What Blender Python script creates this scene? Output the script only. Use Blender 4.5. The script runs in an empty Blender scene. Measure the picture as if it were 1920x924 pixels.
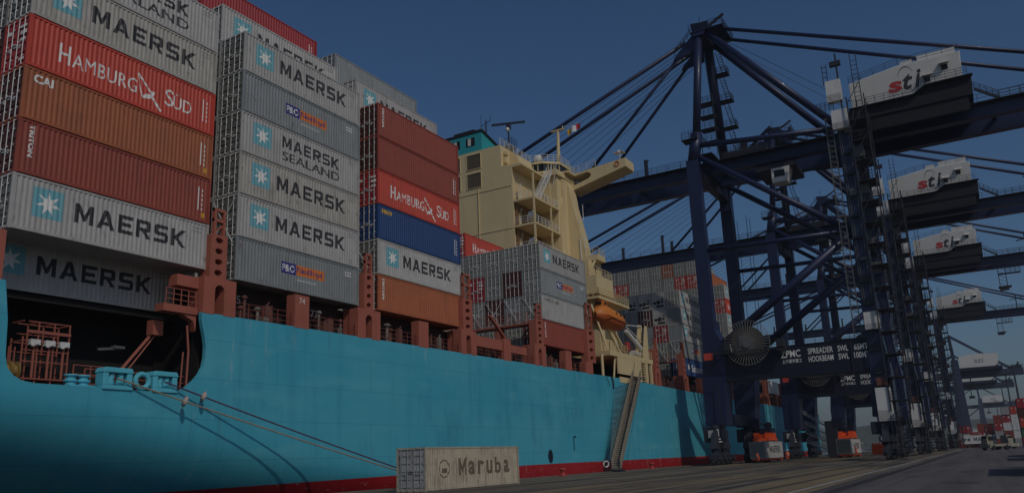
import bpy, bmesh, math, random
from mathutils import Vector, Matrix
random.seed(7)
S = bpy.context.scene
C = S.collection
R = math.radians

# ------------------------------------------------------------------ camera
cam = bpy.data.cameras.new('camera')
cam.sensor_width = 36.0
cam.lens = 1491.35 / 1920 * 36
cam.shift_y = 0.0273
cam.clip_start = 0.1
cam.clip_end = 9000
camo = bpy.data.objects.new('camera', cam)
C.objects.link(camo)
yaw, pitch, roll = R(30.176), R(13.149), R(-2.267)
_fw = Vector((-math.sin(yaw) * math.cos(pitch), math.cos(yaw) * math.cos(pitch), math.sin(pitch)))
_rt = Vector((math.cos(yaw), math.sin(yaw), 0))
_up = _rt.cross(_fw)
_r2 = _rt * math.cos(roll) + _up * math.sin(roll)
_u2 = -_rt * math.sin(roll) + _up * math.cos(roll)
M = Matrix((( _r2.x, _u2.x, -_fw.x, 0), (_r2.y, _u2.y, -_fw.y, 0), (_r2.z, _u2.z, -_fw.z, 1.75), (0, 0, 0, 1)))
camo.matrix_world = M
S.camera = camo

# ------------------------------------------------------------------ world, sun, exposure
SUN = Vector((1.0, -0.58, 1.05)).normalized()
world = bpy.data.worlds.new('World')
S.world = world
world.use_nodes = True
wn, wl = world.node_tree.nodes, world.node_tree.links
bg = wn['Background']
sky = wn.new('ShaderNodeTexSky')
sky.sky_type = 'NISHITA'
sky.sun_disc = False
sky.sun_elevation = math.asin(SUN.z)
sky.sun_rotation = math.atan2(SUN.x, SUN.y)
sky.air_density = 1.1
sky.dust_density = 2.3
sky.ozone_density = 8.0
hsv = wn.new('ShaderNodeHueSaturation')
hsv.inputs['Saturation'].default_value = 1.06
hsv.inputs['Hue'].default_value = 0.5
wl.new(sky.outputs[0], hsv.inputs['Color'])
wl.new(hsv.outputs[0], bg.inputs[0])
bg.inputs[1].default_value = 0.15
sun = bpy.data.lights.new('sun', 'SUN')
sun.energy = 3.6
sun.angle = R(0.5)
sun.color = (1.0, 0.93, 0.82)
suno = bpy.data.objects.new('sun', sun)
C.objects.link(suno)
suno.rotation_euler = SUN.to_track_quat('Z', 'Y').to_euler()
S.view_settings.view_transform = 'Standard'
S.view_settings.look = 'None'
S.view_settings.gamma = 1
S.view_settings.use_curve_mapping = False
S.view_settings.exposure = -1.84

# ------------------------------------------------------------------ materials
MATS = {}
def paint(name, col, rough=0.55, dirt=0.25, rust=0.0, scale=1.0, streak=0.0, metal=0.0, vary=0.0, dirtcol=(0.05, 0.04, 0.03), coat=0.0):
    if name in MATS: return MATS[name]
    m = bpy.data.materials.new(name); m.use_nodes = True
    n, l = m.node_tree.nodes, m.node_tree.links
    b = n['Principled BSDF']
    b.inputs['Roughness'].default_value = rough
    b.inputs['Metallic'].default_value = metal
    b.inputs['Specular IOR Level'].default_value = 0.35
    if coat: b.inputs['Coat Weight'].default_value = coat
    tc = n.new('ShaderNodeTexCoord'); oi = n.new('ShaderNodeObjectInfo')
    ad = n.new('ShaderNodeVectorMath'); ad.operation = 'MULTIPLY_ADD'
    ad.inputs[1].default_value = (1, 1, 1)
    l.new(tc.outputs['Object'], ad.inputs[0])
    cm = n.new('ShaderNodeCombineXYZ')
    mu = n.new('ShaderNodeMath'); mu.operation = 'MULTIPLY'; mu.inputs[1].default_value = 57.0
    l.new(oi.outputs['Random'], mu.inputs[0]); l.new(mu.outputs[0], cm.inputs[0]); l.new(mu.outputs[0], cm.inputs[1])
    l.new(cm.outputs[0], ad.inputs[2])
    cur = None
    rgb = n.new('ShaderNodeRGB'); rgb.outputs[0].default_value = (*col, 1)
    cur = rgb.outputs[0]
    if vary:
        hs = n.new('ShaderNodeHueSaturation')
        mr = n.new('ShaderNodeMapRange'); mr.inputs[3].default_value = 1 - vary; mr.inputs[4].default_value = 1 + vary
        l.new(oi.outputs['Random'], mr.inputs[0]); l.new(mr.outputs[0], hs.inputs['Value']); l.new(cur, hs.inputs['Color'])
        cur = hs.outputs[0]
    def layer(cur, colr, sc, lo, hi, amt, stretch=(1, 1, 1), detail=5):
        mp = n.new('ShaderNodeMapping'); mp.inputs['Scale'].default_value = [sc * s for s in stretch]
        l.new(ad.outputs[0], mp.inputs[0])
        no = n.new('ShaderNodeTexNoise'); no.inputs['Scale'].default_value = 1.0; no.inputs['Detail'].default_value = detail
        no.inputs['Roughness'].default_value = 0.65
        l.new(mp.outputs[0], no.inputs['Vector'])
        rp = n.new('ShaderNodeMapRange'); rp.inputs[1].default_value = lo; rp.inputs[2].default_value = hi; rp.inputs[4].default_value = amt
        rp.clamp = True
        l.new(no.outputs[0], rp.inputs[0])
        mx = n.new('ShaderNodeMix'); mx.data_type = 'RGBA'
        l.new(rp.outputs[0], mx.inputs[0]); l.new(cur, mx.inputs[6]); mx.inputs[7].default_value = (*colr, 1)
        return mx.outputs[2]
    if dirt: cur = layer(cur, [c * 0.45 + d * 0.5 for c, d in zip(col, dirtcol)], 0.7 * scale, 0.42, 0.75, dirt)
    if streak: cur = layer(cur, dirtcol, 3.2 * scale, 0.52, 0.78, streak, (1, 1, 0.09))
    if rust: cur = layer(cur, (0.11, 0.045, 0.018), 2.3 * scale, 0.60, 0.70, rust, (1, 1, 0.45), 7)
    l.new(cur, b.inputs['Base Color'])
    MATS[name] = m
    return m

GREY = paint('container grey paint', (0.37, 0.365, 0.35), 0.6, 0.42, 0.6, 1, 0.36, vary=0.10)
LGREY = paint('container light grey paint', (0.42, 0.41, 0.395), 0.6, 0.36, 0.5, 1, 0.32, vary=0.07)
RGREY = paint('rusty container grey paint', (0.42, 0.40, 0.36), 0.65, 0.45, 0.95, 1.2, 0.6, vary=0.04)
SGREY = paint('container slate grey paint', (0.24, 0.26, 0.265), 0.6, 0.4, 0.5, 1, 0.4, vary=0.08)
DGREY = paint('gap shaded door grey', (0.15, 0.157, 0.145), 0.6, 0.4, 0.3, 1, 0.35, vary=0.15)  # door grey darkened in the colour for the shade between bays
LDOOR = paint('container unshaded door grey', (0.275, 0.285, 0.262), 0.6, 0.4, 0.3, 1, 0.35, vary=0.15)  # same door grey without the painted bay shade
RED = paint('container red paint', (0.52, 0.066, 0.040), 0.5, 0.3, 0.15, 1, 0.32, vary=0.05)
DRED = paint('container crimson paint', (0.36, 0.035, 0.04), 0.55, 0.3, 0.1, 1, 0.2, vary=0.1)
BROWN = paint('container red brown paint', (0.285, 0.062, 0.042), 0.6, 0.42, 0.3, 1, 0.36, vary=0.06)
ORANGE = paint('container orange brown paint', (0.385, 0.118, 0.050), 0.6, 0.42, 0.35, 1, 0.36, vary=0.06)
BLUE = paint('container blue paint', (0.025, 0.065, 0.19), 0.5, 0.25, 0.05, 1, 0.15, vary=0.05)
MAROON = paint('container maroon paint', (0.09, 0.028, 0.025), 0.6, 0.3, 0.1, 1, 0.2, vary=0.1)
GREEN = paint('container green paint', (0.05, 0.16, 0.08), 0.6, 0.3, 0.1, vary=0.1)
CREAMC = paint('weathered cream container paint', (0.46, 0.40, 0.30), 0.75, 0.6, 0.9, 1.5, 0.85)
CREAMD = paint('weathered white door paint', (0.40, 0.40, 0.40), 0.75, 0.6, 0.7, 1.6, 0.8)
FADED = paint('faded lettering paint', (0.15, 0.115, 0.08), 0.8, 0.7, 0.3, 3, 0.4)
GALV = paint('galvanised steel', (0.66, 0.66, 0.64), 0.5, 0.3, 0.2, 2, metal=0.1)
WHITE = paint('white marking paint', (0.74, 0.73, 0.70), 0.6, 0.2, 0.0, 2, 0.15)
PALE = paint('off white paint', (0.66, 0.655, 0.63), 0.55, 0.22, 0.1, 1, 0.2)
BLACKT = paint('black lettering paint', (0.03, 0.03, 0.034), 0.6, 0.15, 0.0, 2, 0.0)
LBLUE = paint('light blue square paint', (0.13, 0.37, 0.43), 0.6, 0.3, 0.0, 1.5, 0.3, dirtcol=(0.3, 0.33, 0.33))
YELLOW = paint('yellow paint', (0.62, 0.36, 0.03), 0.6, 0.2)
NAVYT = paint('deep blue lettering paint', (0.03, 0.03, 0.19), 0.6, 0.1)
ORT = paint('orange sign paint', (0.62, 0.17, 0.03), 0.6, 0.15)
HULL = paint('ship hull blue paint', (0.053, 0.385, 0.56), 0.42, 0.16, 0.0, 0.14, 0.10, dirtcol=(0.04, 0.28, 0.40), coat=0.1)
HULLF = paint('fitting blue paint', (0.10, 0.48, 0.60), 0.5, 0.3, 0.25, 1.5, 0.1)
BOOT = paint('boot topping red paint', (0.33, 0.012, 0.018), 0.55, 0.25, 0.1, 0.5, 0.15)
DECKRED = paint('deck red primer', (0.37, 0.112, 0.075), 0.6, 0.35, 0.2, 0.8, 0.2)
DECKDK = paint('shaded deck red brown', (0.035, 0.018, 0.016), 0.8, 0.3)  # red brown deck, its shade put into the darker colour
HOLD = paint('dark recess shade', (0.012, 0.011, 0.011), 0.85, 0.3)  # near black colour stands in for shade in recesses and openings
CREAM = paint('deckhouse cream paint', (0.64, 0.515, 0.285), 0.5, 0.22, 0.12, 0.4, 0.16, dirtcol=(.22, .13, .06))
TEAL = paint('funnel teal paint', (0.03, 0.33, 0.36), 0.5, 0.2, 0, 0.5, 0.1)
SOOT = paint('soot black paint', (0.012, 0.012, 0.014), 0.6, 0.2)
LIFEO = paint('lifeboat orange', (0.60, 0.19, 0.03), 0.5, 0.3, 0.1, 1, 0.3)
HIVIS = paint('signal orange', (0.80, 0.10, 0.02), 0.55, 0.15)
NAVY = paint('crane navy paint', (0.015, 0.023, 0.068), 0.42, 0.25, 0.0, 0.3, 0.2, dirtcol=(0.01, 0.01, 0.02), coat=0.15)
NAVY2 = paint('crane dark navy paint', (0.009, 0.012, 0.030), 0.5, 0.25, 0.0, 0.3, 0.2)
UNDER = paint('black underside shade', (0.006, 0.007, 0.012), .7, .2)  # black colour stands in for the shade below the machinery house
STEELM = paint('worn grey steel with glints', (0.12, 0.12, 0.125), 0.5, 0.5, 0.3, 2)  # on the crane lattice the lighter grey stands in for glints
STEELD = paint('dark steel', (0.026, 0.028, 0.036), 0.5, 0.3)
BOGIE = paint('bogie grey blue paint', (0.026, 0.031, 0.044), 0.5, 0.4, 0.2, 1, 0.3)
HOUSEW = paint('machinery house white cladding', (0.68, 0.66, 0.61), 0.55, 0.12, 0.0, 0.4, 0.1)
WINGREY = paint('dark glass', (0.012, 0.014, 0.016), 0.15, 0.0)
ROPEM = paint('mooring rope fibre', (0.30, 0.25, 0.19), 0.9, 0.5, 0, 4)
ROPEP = paint('purple mooring rope fibre', (0.085, 0.05, 0.10), 0.9, 0.5, 0, 4)
ALU = paint('aluminium gangway', (0.30, 0.265, 0.21), 0.5, 0.5, 0.3, 2, metal=0.2)
RUBBER = paint('tyre rubber', (0.018, 0.018, 0.018), 0.9, 0.3)
SKIN = paint('skin', (0.33, 0.17, 0.11), 0.6, 0.0)
CLOTHD = paint('dark trousers', (0.03, 0.035, 0.05), 0.9, 0.2)
STIRED = paint('red lettering paint', (0.42, 0.03, 0.035), 0.6, 0.1)
BOLLRED = paint('bollard red paint', (0.36, 0.05, 0.04), 0.6, 0.4, 0.3, 2)

# ------------------------------------------------------------------ mesh builder
class MB:
    def __init__(s): s.v = []; s.f = []
    def add(s, vs, fs):
        k = len(s.v); s.v += [tuple(v) for v in vs]; s.f += [tuple(i + k for i in f) for f in fs]; return s
    def box(s, x0, x1, y0, y1, z0, z1):
        return s.add([(x0, y0, z0), (x1, y0, z0), (x1, y1, z0), (x0, y1, z0), (x0, y0, z1), (x1, y0, z1), (x1, y1, z1), (x0, y1, z1)],
                     [(3, 2, 1, 0), (4, 5, 6, 7), (0, 1, 5, 4), (1, 2, 6, 5), (2, 3, 7, 6), (3, 0, 4, 7)])
    def bar(s, a, b, w, h=None, up=(0, 0, 1)):
        h = h or w
        a, b = Vector(a), Vector(b); d = (b - a).normalized(); up = Vector(up)
        if abs(d.dot(up)) > 0.98: up = Vector((0, 1, 0))
        sx = d.cross(up).normalized() * w / 2; sy = sx.cross(d).normalized() * h / 2
        q = [(-1, -1), (1, -1), (1, 1), (-1, 1)]
        return s.add([a + sx * i + sy * j for i, j in q] + [b + sx * i + sy * j for i, j in q],
                     [(3, 2, 1, 0), (4, 5, 6, 7), (0, 1, 5, 4), (1, 2, 6, 5), (2, 3, 7, 6), (3, 0, 4, 7)])
    def tube(s, pts, r, n=8, r2=None, cap=True):
        pts = [Vector(p) for p in pts]; rings = []; k = len(s.v); up0 = None
        for i, p in enumerate(pts):
            d = (pts[min(i + 1, len(pts) - 1)] - pts[max(i - 1, 0)]).normalized()
            up = Vector((0, 0, 1)) if abs(d.z) < 0.95 else Vector((0, 1, 0))
            a = d.cross(up).normalized(); b = a.cross(d)
            rr = r if r2 is None else r + (r2 - r) * i / (len(pts) - 1)
            s.v += [tuple(p + (a * math.cos(2 * math.pi * j / n) + b * math.sin(2 * math.pi * j / n)) * rr) for j in range(n)]
        for i in range(len(pts) - 1):
            for j in range(n):
                o = k + i * n; s.f.append((o + j, o + (j + 1) % n, o + n + (j + 1) % n, o + n + j))
        if cap:
            s.f.append(tuple(k + j for j in reversed(range(n)))); s.f.append(tuple(k + (len(pts) - 1) * n + j for j in range(n)))
        return s
    def lathe(s, prof, c, n=16, axis='z'):
        k = len(s.v)
        for r, h in prof:
            for j in range(n):
                a = 2 * math.pi * j / n; u, w = r * math.cos(a), r * math.sin(a)
                p = {'z': (u, w, h), 'y': (u, h, w), 'x': (h, u, w)}[axis]
                s.v.append((c[0] + p[0], c[1] + p[1], c[2] + p[2]))
        for i in range(len(prof) - 1):
            for j in range(n):
                o = k + i * n; s.f.append((o + j, o + (j + 1) % n, o + n + (j + 1) % n, o + n + j))
        s.f.append(tuple(k + j for j in reversed(range(n)))); s.f.append(tuple(k + (len(prof) - 1) * n + j for j in range(n)))
        return s
    def prism(s, poly, axis, a, b):
        # poly in the two other axes, in order (x,y,z minus axis)
        f = {'x': lambda u, v, w: (w, u, v), 'y': lambda u, v, w: (u, w, v), 'z': lambda u, v, w: (u, v, w)}[axis]
        n = len(poly)
        return s.add([f(u, v, a) for u, v in poly] + [f(u, v, b) for u, v in poly],
                     [tuple(reversed(range(n))), tuple(range(n, 2 * n))] + [(i, (i + 1) % n, n + (i + 1) % n, n + i) for i in range(n)])
    def rail(s, pts, h=1.1, post=1.6, r=0.03, rows=3):
        pts = [Vector(p) for p in pts]
        for a, b in zip(pts, pts[1:]):
            for i in range(1, rows + 1):
                z = Vector((0, 0, h * i / rows)); s.bar(a + z, b + z, r * 1.6)
            n = max(1, round((b - a).length / post))
            for i in range(n + 1):
                p = a.lerp(b, i / n); s.bar(p, p + Vector((0, 0, h)), r * 1.8)
        return s
    def mesh(s, name, smooth=False):
        me = bpy.data.meshes.new(name); me.from_pydata(s.v, [], s.f); me.update()
        bm = bmesh.new(); bm.from_mesh(me); bmesh.ops.recalc_face_normals(bm, faces=bm.faces); bm.to_mesh(me); bm.free()
        if smooth:
            for p in me.polygons: p.use_smooth = True
        return me
    def build(s, name, mat, parent=None, smooth=False, loc=(0, 0, 0)):
        me = s.mesh(name, smooth); me.materials.append(mat)
        return put(name, me, parent, loc)

def put(name, me, parent=None, loc=(0, 0, 0), mat=None):
    o = bpy.data.objects.new(name, me); C.objects.link(o); o.parent = parent; o.location = loc
    if mat:
        if not me.materials: me.materials.append(mat)
        o.material_slots[0].link = 'OBJECT'; o.material_slots[0].material = mat
    return o
def smooth_sharp(o, ang=35):
    me = o.data
    for p in me.polygons: p.use_smooth = True
    try: me.set_sharp_from_angle(angle=R(ang))
    except Exception: pass
    return o
def thing(name, label, cat, loc=(0, 0, 0), group=None, rotz=0):
    o = bpy.data.objects.new(name, None); C.objects.link(o); o.location = loc; o.rotation_euler = (0, 0, rotz); o.empty_display_size = 0.5
    return tag(o, label, cat, group)
def tag(o, label, cat, group=None):
    o['label'] = label; o['category'] = cat
    if group: o['group'] = group
    return o
def structure(o, kind='structure'):
    o['kind'] = kind; return o
def copy_tree(o, parent=None):
    c = o.copy(); C.objects.link(c); c.parent = parent
    for ch in [x for x in KIDS.get(o.name, [])]: copy_tree(ch, c)
    return c
KIDS = {}
def index_kids():
    KIDS.clear()
    for o in bpy.data.objects:
        if o.parent: KIDS.setdefault(o.parent.name, []).append(o)

# ------------------------------------------------------------------ lettering
PITCH, F0, F1, F2, DEP = 0.278, 0.070, 0.139, 0.209, 0.045
def corr(y):
    t = (y - 0.16) % PITCH
    if t < F0: return 0.0
    if t < F1: return -DEP * (t - F0) / (F1 - F0)
    if t < F2: return -DEP
    return -DEP * (1 - (t - F2) / (PITCH - F2))
GLY = {
 'M': (1.12, [[(0, 0), (0, 1), (.27, 1), (.56, .44), (.85, 1), (1.12, 1), (1.12, 0), (.87, 0), (.87, .60), (.64, .14), (.48, .14), (.25, .60), (.25, 0)]]),
 'A': (1.08, [[(0, 0), (.40, 1), (.68, 1), (1.08, 0), (.81, 0), (.54, .74), (.27, 0)], [(.342, .2), (.407, .38), (.673, .38), (.738, .2)]]),
 'E': (.94, [[(0, 0), (0, 1), (.94, 1), (.94, .8), (.26, .8), (.26, .6), (.84, .6), (.84, .4), (.26, .4), (.26, .2), (.94, .2), (.94, 0)]]),
 'R': (1.02, [[(0, 0), (0, 1), (.26, 1), (.26, 0)], [(.26, 1), (.85, 1), (1, .86), (.74, .8), (.26, .8)], [(.74, .8), (1, .86), (1, .5), (.88, .38), (.74, .57)], [(.26, .57), (.74, .57), (.88, .38), (.26, .38)], [(.44, .38), (.72, .38), (1.02, 0), (.74, 0)]]),
 'S': (1.0, [[(0, 0), (.85, 0), (1, .14), (1, .46), (.85, .6), (.26, .6), (.26, .8), (.97, .8), (.97, 1), (.14, 1), (0, .86), (0, .54), (.14, .4), (.74, .4), (.74, .2), (0, .2)]]),
 'K': (1.06, [[(0, 0), (0, 1), (.26, 1), (.26, .6), (.72, 1), (1.05, 1), (.5, .52), (1.06, 0), (.74, 0), (.30, .42), (.26, .39), (.26, 0)]]),
}
def block(word, w, h, gap=0.22):
    tot = sum(GLY[c][0] for c in word) + gap * (len(word) - 1); k = w / tot; x = 0; out = []
    for c in word:
        for p in GLY[c][1]: out.append([((x + u) * k, v * h) for u, v in p])
        x += GLY[c][0] + gap
    return out
_tc = {}
def font_polys(body, bold=0.0, shear=0.0, spacing=1.0):
    key = (body, bold, shear, spacing)
    if key in _tc: return _tc[key]
    cu = bpy.data.curves.new('t', 'FONT'); cu.body = body; cu.offset = bold; cu.shear = shear; cu.space_character = spacing; cu.resolution_u = 3
    ob = bpy.data.objects.new('t', cu); C.objects.link(ob)
    dg = bpy.context.evaluated_depsgraph_get()
    me = bpy.data.meshes.new_from_object(ob.evaluated_get(dg))
    v = [(p.co.x, p.co.y) for p in me.vertices]; fs = [tuple(p.vertices) for p in me.polygons]
    bpy.data.objects.remove(ob); bpy.data.curves.remove(cu); bpy.data.meshes.remove(me)
    if not v: v = [(0, 0), (1, 0), (1, 1)]; fs = [(0, 1, 2)]
    x0 = min(p[0] for p in v); x1 = max(p[0] for p in v); y0 = min(p[1] for p in v); y1 = max(p[1] for p in v)
    _tc[key] = ([((a - x0) / (x1 - x0), (b - y0) / (y1 - y0)) for a, b in v], fs)
    return _tc[key]
def text(body, w, h, **k):
    v, fs = font_polys(body, **k)
    return [[(v[i][0] * w, v[i][1] * h) for i in f] for f in fs]
def shift(polys, dx, dy): return [[(u + dx, v + dy) for u, v in p] for p in polys]
def rot90(polys): return [[(v, -u) for u, v in p] for p in polys]     # reads downward
def star(cx, cy, ro, ri, n=7):
    return [[(cx + (ro if i % 2 == 0 else ri) * math.sin(math.pi * i / n), cy + (ro if i % 2 == 0 else ri) * math.cos(math.pi * i / n)) for i in range(2 * n)]]
def rect(x0, y0, x1, y1): return [[(x0, y0), (x1, y0), (x1, y1), (x0, y1)]]
def decal(name, polys, lift=0.005, conform=True, to3d=None, xface=1.205):
    """flat polygons -> a painted sheet that follows the corrugation of a container side (+X face, u=y, v=z)"""
    bm = bmesh.new(); cache = {}
    for p in polys:
        vs = []
        for u, v in p:
            k = (round(u, 4), round(v, 4))
            if k not in cache: cache[k] = bm.verts.new((0, u, v))
            if cache[k] not in vs: vs.append(cache[k])
        if len(vs) > 2:
            try: bm.faces.new(vs)
            except ValueError: pass
    for f in bm.faces: f.normal_update()
    bmesh.ops.triangulate(bm, faces=bm.faces)
    if conform:
        u0 = min(v.co.y for v in bm.verts); u1 = max(v.co.y for v in bm.verts)
        i = int((u0 - 0.16) // PITCH)
        while 0.16 + i * PITCH < u1:
            for q in (0, F0, F1, F2):
                yy = 0.16 + i * PITCH + q
                if u0 < yy < u1:
                    bmesh.ops.bisect_plane(bm, geom=bm.verts[:] + bm.edges[:] + bm.faces[:], plane_co=(0, yy, 0), plane_no=(0, 1, 0), dist=1e-5)
            i += 1
        for v in bm.verts: v.co.x = xface + corr(v.co.y) + lift
    else:
        for v in bm.verts: v.co.x = xface + lift
    for f in bm.faces:
        f.normal_update()
        if f.normal.x < 0: f.normal_flip()
    if to3d:
        for v in bm.verts: v.co = to3d(v.co)
    me = bpy.data.meshes.new(name); bm.to_mesh(me); bm.free()
    return me

# ------------------------------------------------------------------ containers
_cm = {}
HC = 2.896
def cbody(L=12.19, simple=False):
    k = ('b', L, simple)
    if k in _cm: return _cm[k]
    m = MB(); w = 1.219
    if simple:
        m.box(-w, w, 0, L, 0, HC)
    else:
        # corner posts, rails, sills
        for sx in (-1, 1):
            a, b = sorted((sx * w, sx * (w - .10)))
            for y in (0, L - .15): m.box(a, b, y, y + .15, .12, HC - .12)
            m.box(min(sx * w, sx * (w - .08)), max(sx * w, sx * (w - .08)), .15, L - .15, .03, .19)
            m.box(min(sx * (w - .005), sx * (w - .07)), max(sx * (w - .005), sx * (w - .07)), .15, L - .15, HC - .11, HC - .01)
            for y in (-.006, L - .172):
                for z in (0, HC - .118):
                    m.box(min(sx * (w + .005), sx * (w - .16)), max(sx * (w + .005), sx * (w - .16)), y, y + .178, z, z + .118)
        for y in (.003, L - .10):
            m.box(-w + .16, w - .16, y, y + .097, .0, .15); m.box(-w + .16, w - .16, y, y + .097, HC - .13, HC - .004)
        # corrugated sides
        for sx in (-1, 1):
            ys = [.15]; i = 0
            while True:
                done = False
                for q in (0, F0, F1, F2):
                    y = .16 + i * PITCH + q
                    if y > L - .16: done = True; break
                    ys.append(y)
                if done: break
                i += 1
            ys.append(L - .15)
            pts = [(sx * (1.205 + corr(y)), y) for y in ys]
            k0 = len(m.v)
            for x, y in pts: m.v += [(x, y, .185), (x, y, HC - .105)]
            for j in range(len(pts) - 1):
                o = k0 + 2 * j; m.f.append((o, o + 2, o + 3, o + 1))
        m.box(-w + .07, w - .07, .1, L - .1, HC - .06, HC - .03)
        m.box(-w + .07, w - .07, .1, L - .1, .12, .16)
        m.box(-w + .10, w - .10, L - .09, L - .05, .15, HC - .13)
    me = m.mesh('container_body'); _cm[k] = me; return me
def cdoor(side):
    k = ('d', side)
    if k in _cm: return _cm[k]
    m = MB(); x0, x1 = (-1.10, -.014) if side < 0 else (.014, 1.10)
    z0, z1 = .155, HC - .135
    m.box(x0, x1, .065, .09, z0, z1)
    for a, b in ((x0, x0 + .07), (x1 - .07, x1)): m.box(a, b, .025, .065, z0, z1)
    n = 5; hh = (z1 - z0) / n
    for i in range(n):
        m.box(x0 + .10, x1 - .10, .022, .05, z0 + i * hh + hh * .22, z0 + i * hh + hh * .80)
    hx = x0 if side < 0 else x1
    for i in range(4):
        z = z0 + .25 + i * (z1 - z0 - .5) / 3; m.box(hx - .06, hx + .06, -.004, .025, z - .06, z + .06)
    me = m.mesh('door'); _cm[k] = me; return me
def cbar(x, r=.036):
    k = ('r', x, r)
    if k in _cm: return _cm[k]
    m = MB(); m.tube([(0, -.03, .05), (0, -.03, HC - .05)], r, 6)
    for z in (.06, HC - .12): m.box(-.06, .06, -.05, .02, z, z + .06)
    for z in (.55, 1.45, 2.3): m.box(-.07, .07, -.015, .03, z, z + .07)
    s = 1 if x < 0 else -1
    z = 1.15 if abs(x) > .6 else 1.28
    m.box(min(0, s * .42), max(0, s * .42), -.055, -.02, z, z + .05); m.box(s * .34 - .05, s * .34 + .05, -.035, .03, z - .09, z + .12)
    me = m.mesh('locking_bar'); _cm[k] = me; return me
def reefer_mesh():
    if 'reef' in _cm: return _cm['reef'], _cm['fan']
    m = MB()
    m.box(-1.11, 1.11, .03, .09, .155, HC - .135); m.box(-1.05, 1.05, -.0, .03, 1.55, HC - .2)
    m.box(-1.0, -.55, -.02, .03, .25, .75); m.box(.35, 1.0, -.02, .03, .9, 1.45); m.box(-1.0, 1.0, .0, .03, .18, .24)
    _cm['reef'] = m.mesh('refrigeration_unit')
    f = MB()
    f.lathe([(.33, -.03), (.33, .028)], (0, 0, 1.12), 18, 'y'); f.box(-.92, -.40, .005, .028, .86, 1.26); f.box(.45, .9, -.03, -.021, .98, 1.32)
    f.box(-.4, .9, .005, .028, .30, .62)
    f.box(.62, .92, -.01, .028, 1.5, 1.75)
    _cm['fan'] = f.mesh('fan_grille')
    return _cm['reef'], _cm['fan']
def dmesh(key, fn):
    if key not in _cm: _cm[key] = fn()
    return _cm[key]
def squares(): return rect(0, 0, 1.64, 1.56)
def idcode():
    out = rect(0, 0, .06, 1.5)
    for i in range(5): out += rect(.28, i * .3, .34, i * .3 + .19)
    return out
def marks():
    out = []
    for r in range(2):
        for i in range(5): out += rect(i * .14, -.22 * r, i * .14 + .09, -.22 * r + .11)
    return out
def emblem():
    # a furled house flag: a pole kite with a banner
    return [[(0, 1.55), (.12, 1.6), (.95, .75), (.86, .70)], [(0, 1.55), (.06, 1.5), (.42, .18), (.36, .12)], [(.36, .12), (.42, .30), (.70, .52), (.98, .52), (1.05, .34), (.80, .22), (.58, .18)],
            [(.86, .70), (.95, .78), (1.22, .78), (1.20, .62), (1.05, .34), (.98, .52)], [(1.05, .34), (1.15, .44), (1.75, -.20), (1.70, -.30), (1.45, -.12)]]
def hamburg(k=1.0):
    out = shift(text('H', .62, 1.12), 0, 0) + shift(text('AMBURG', 4.0, .86, spacing=1.05), .76, 0)
    out += shift(emblem(), 4.75, -.28)
    out += shift(text('S', .62, 1.08), 6.7, 0) + shift(text('ÜD', 1.35, 1.0), 7.3, 0)
    return out
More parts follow.
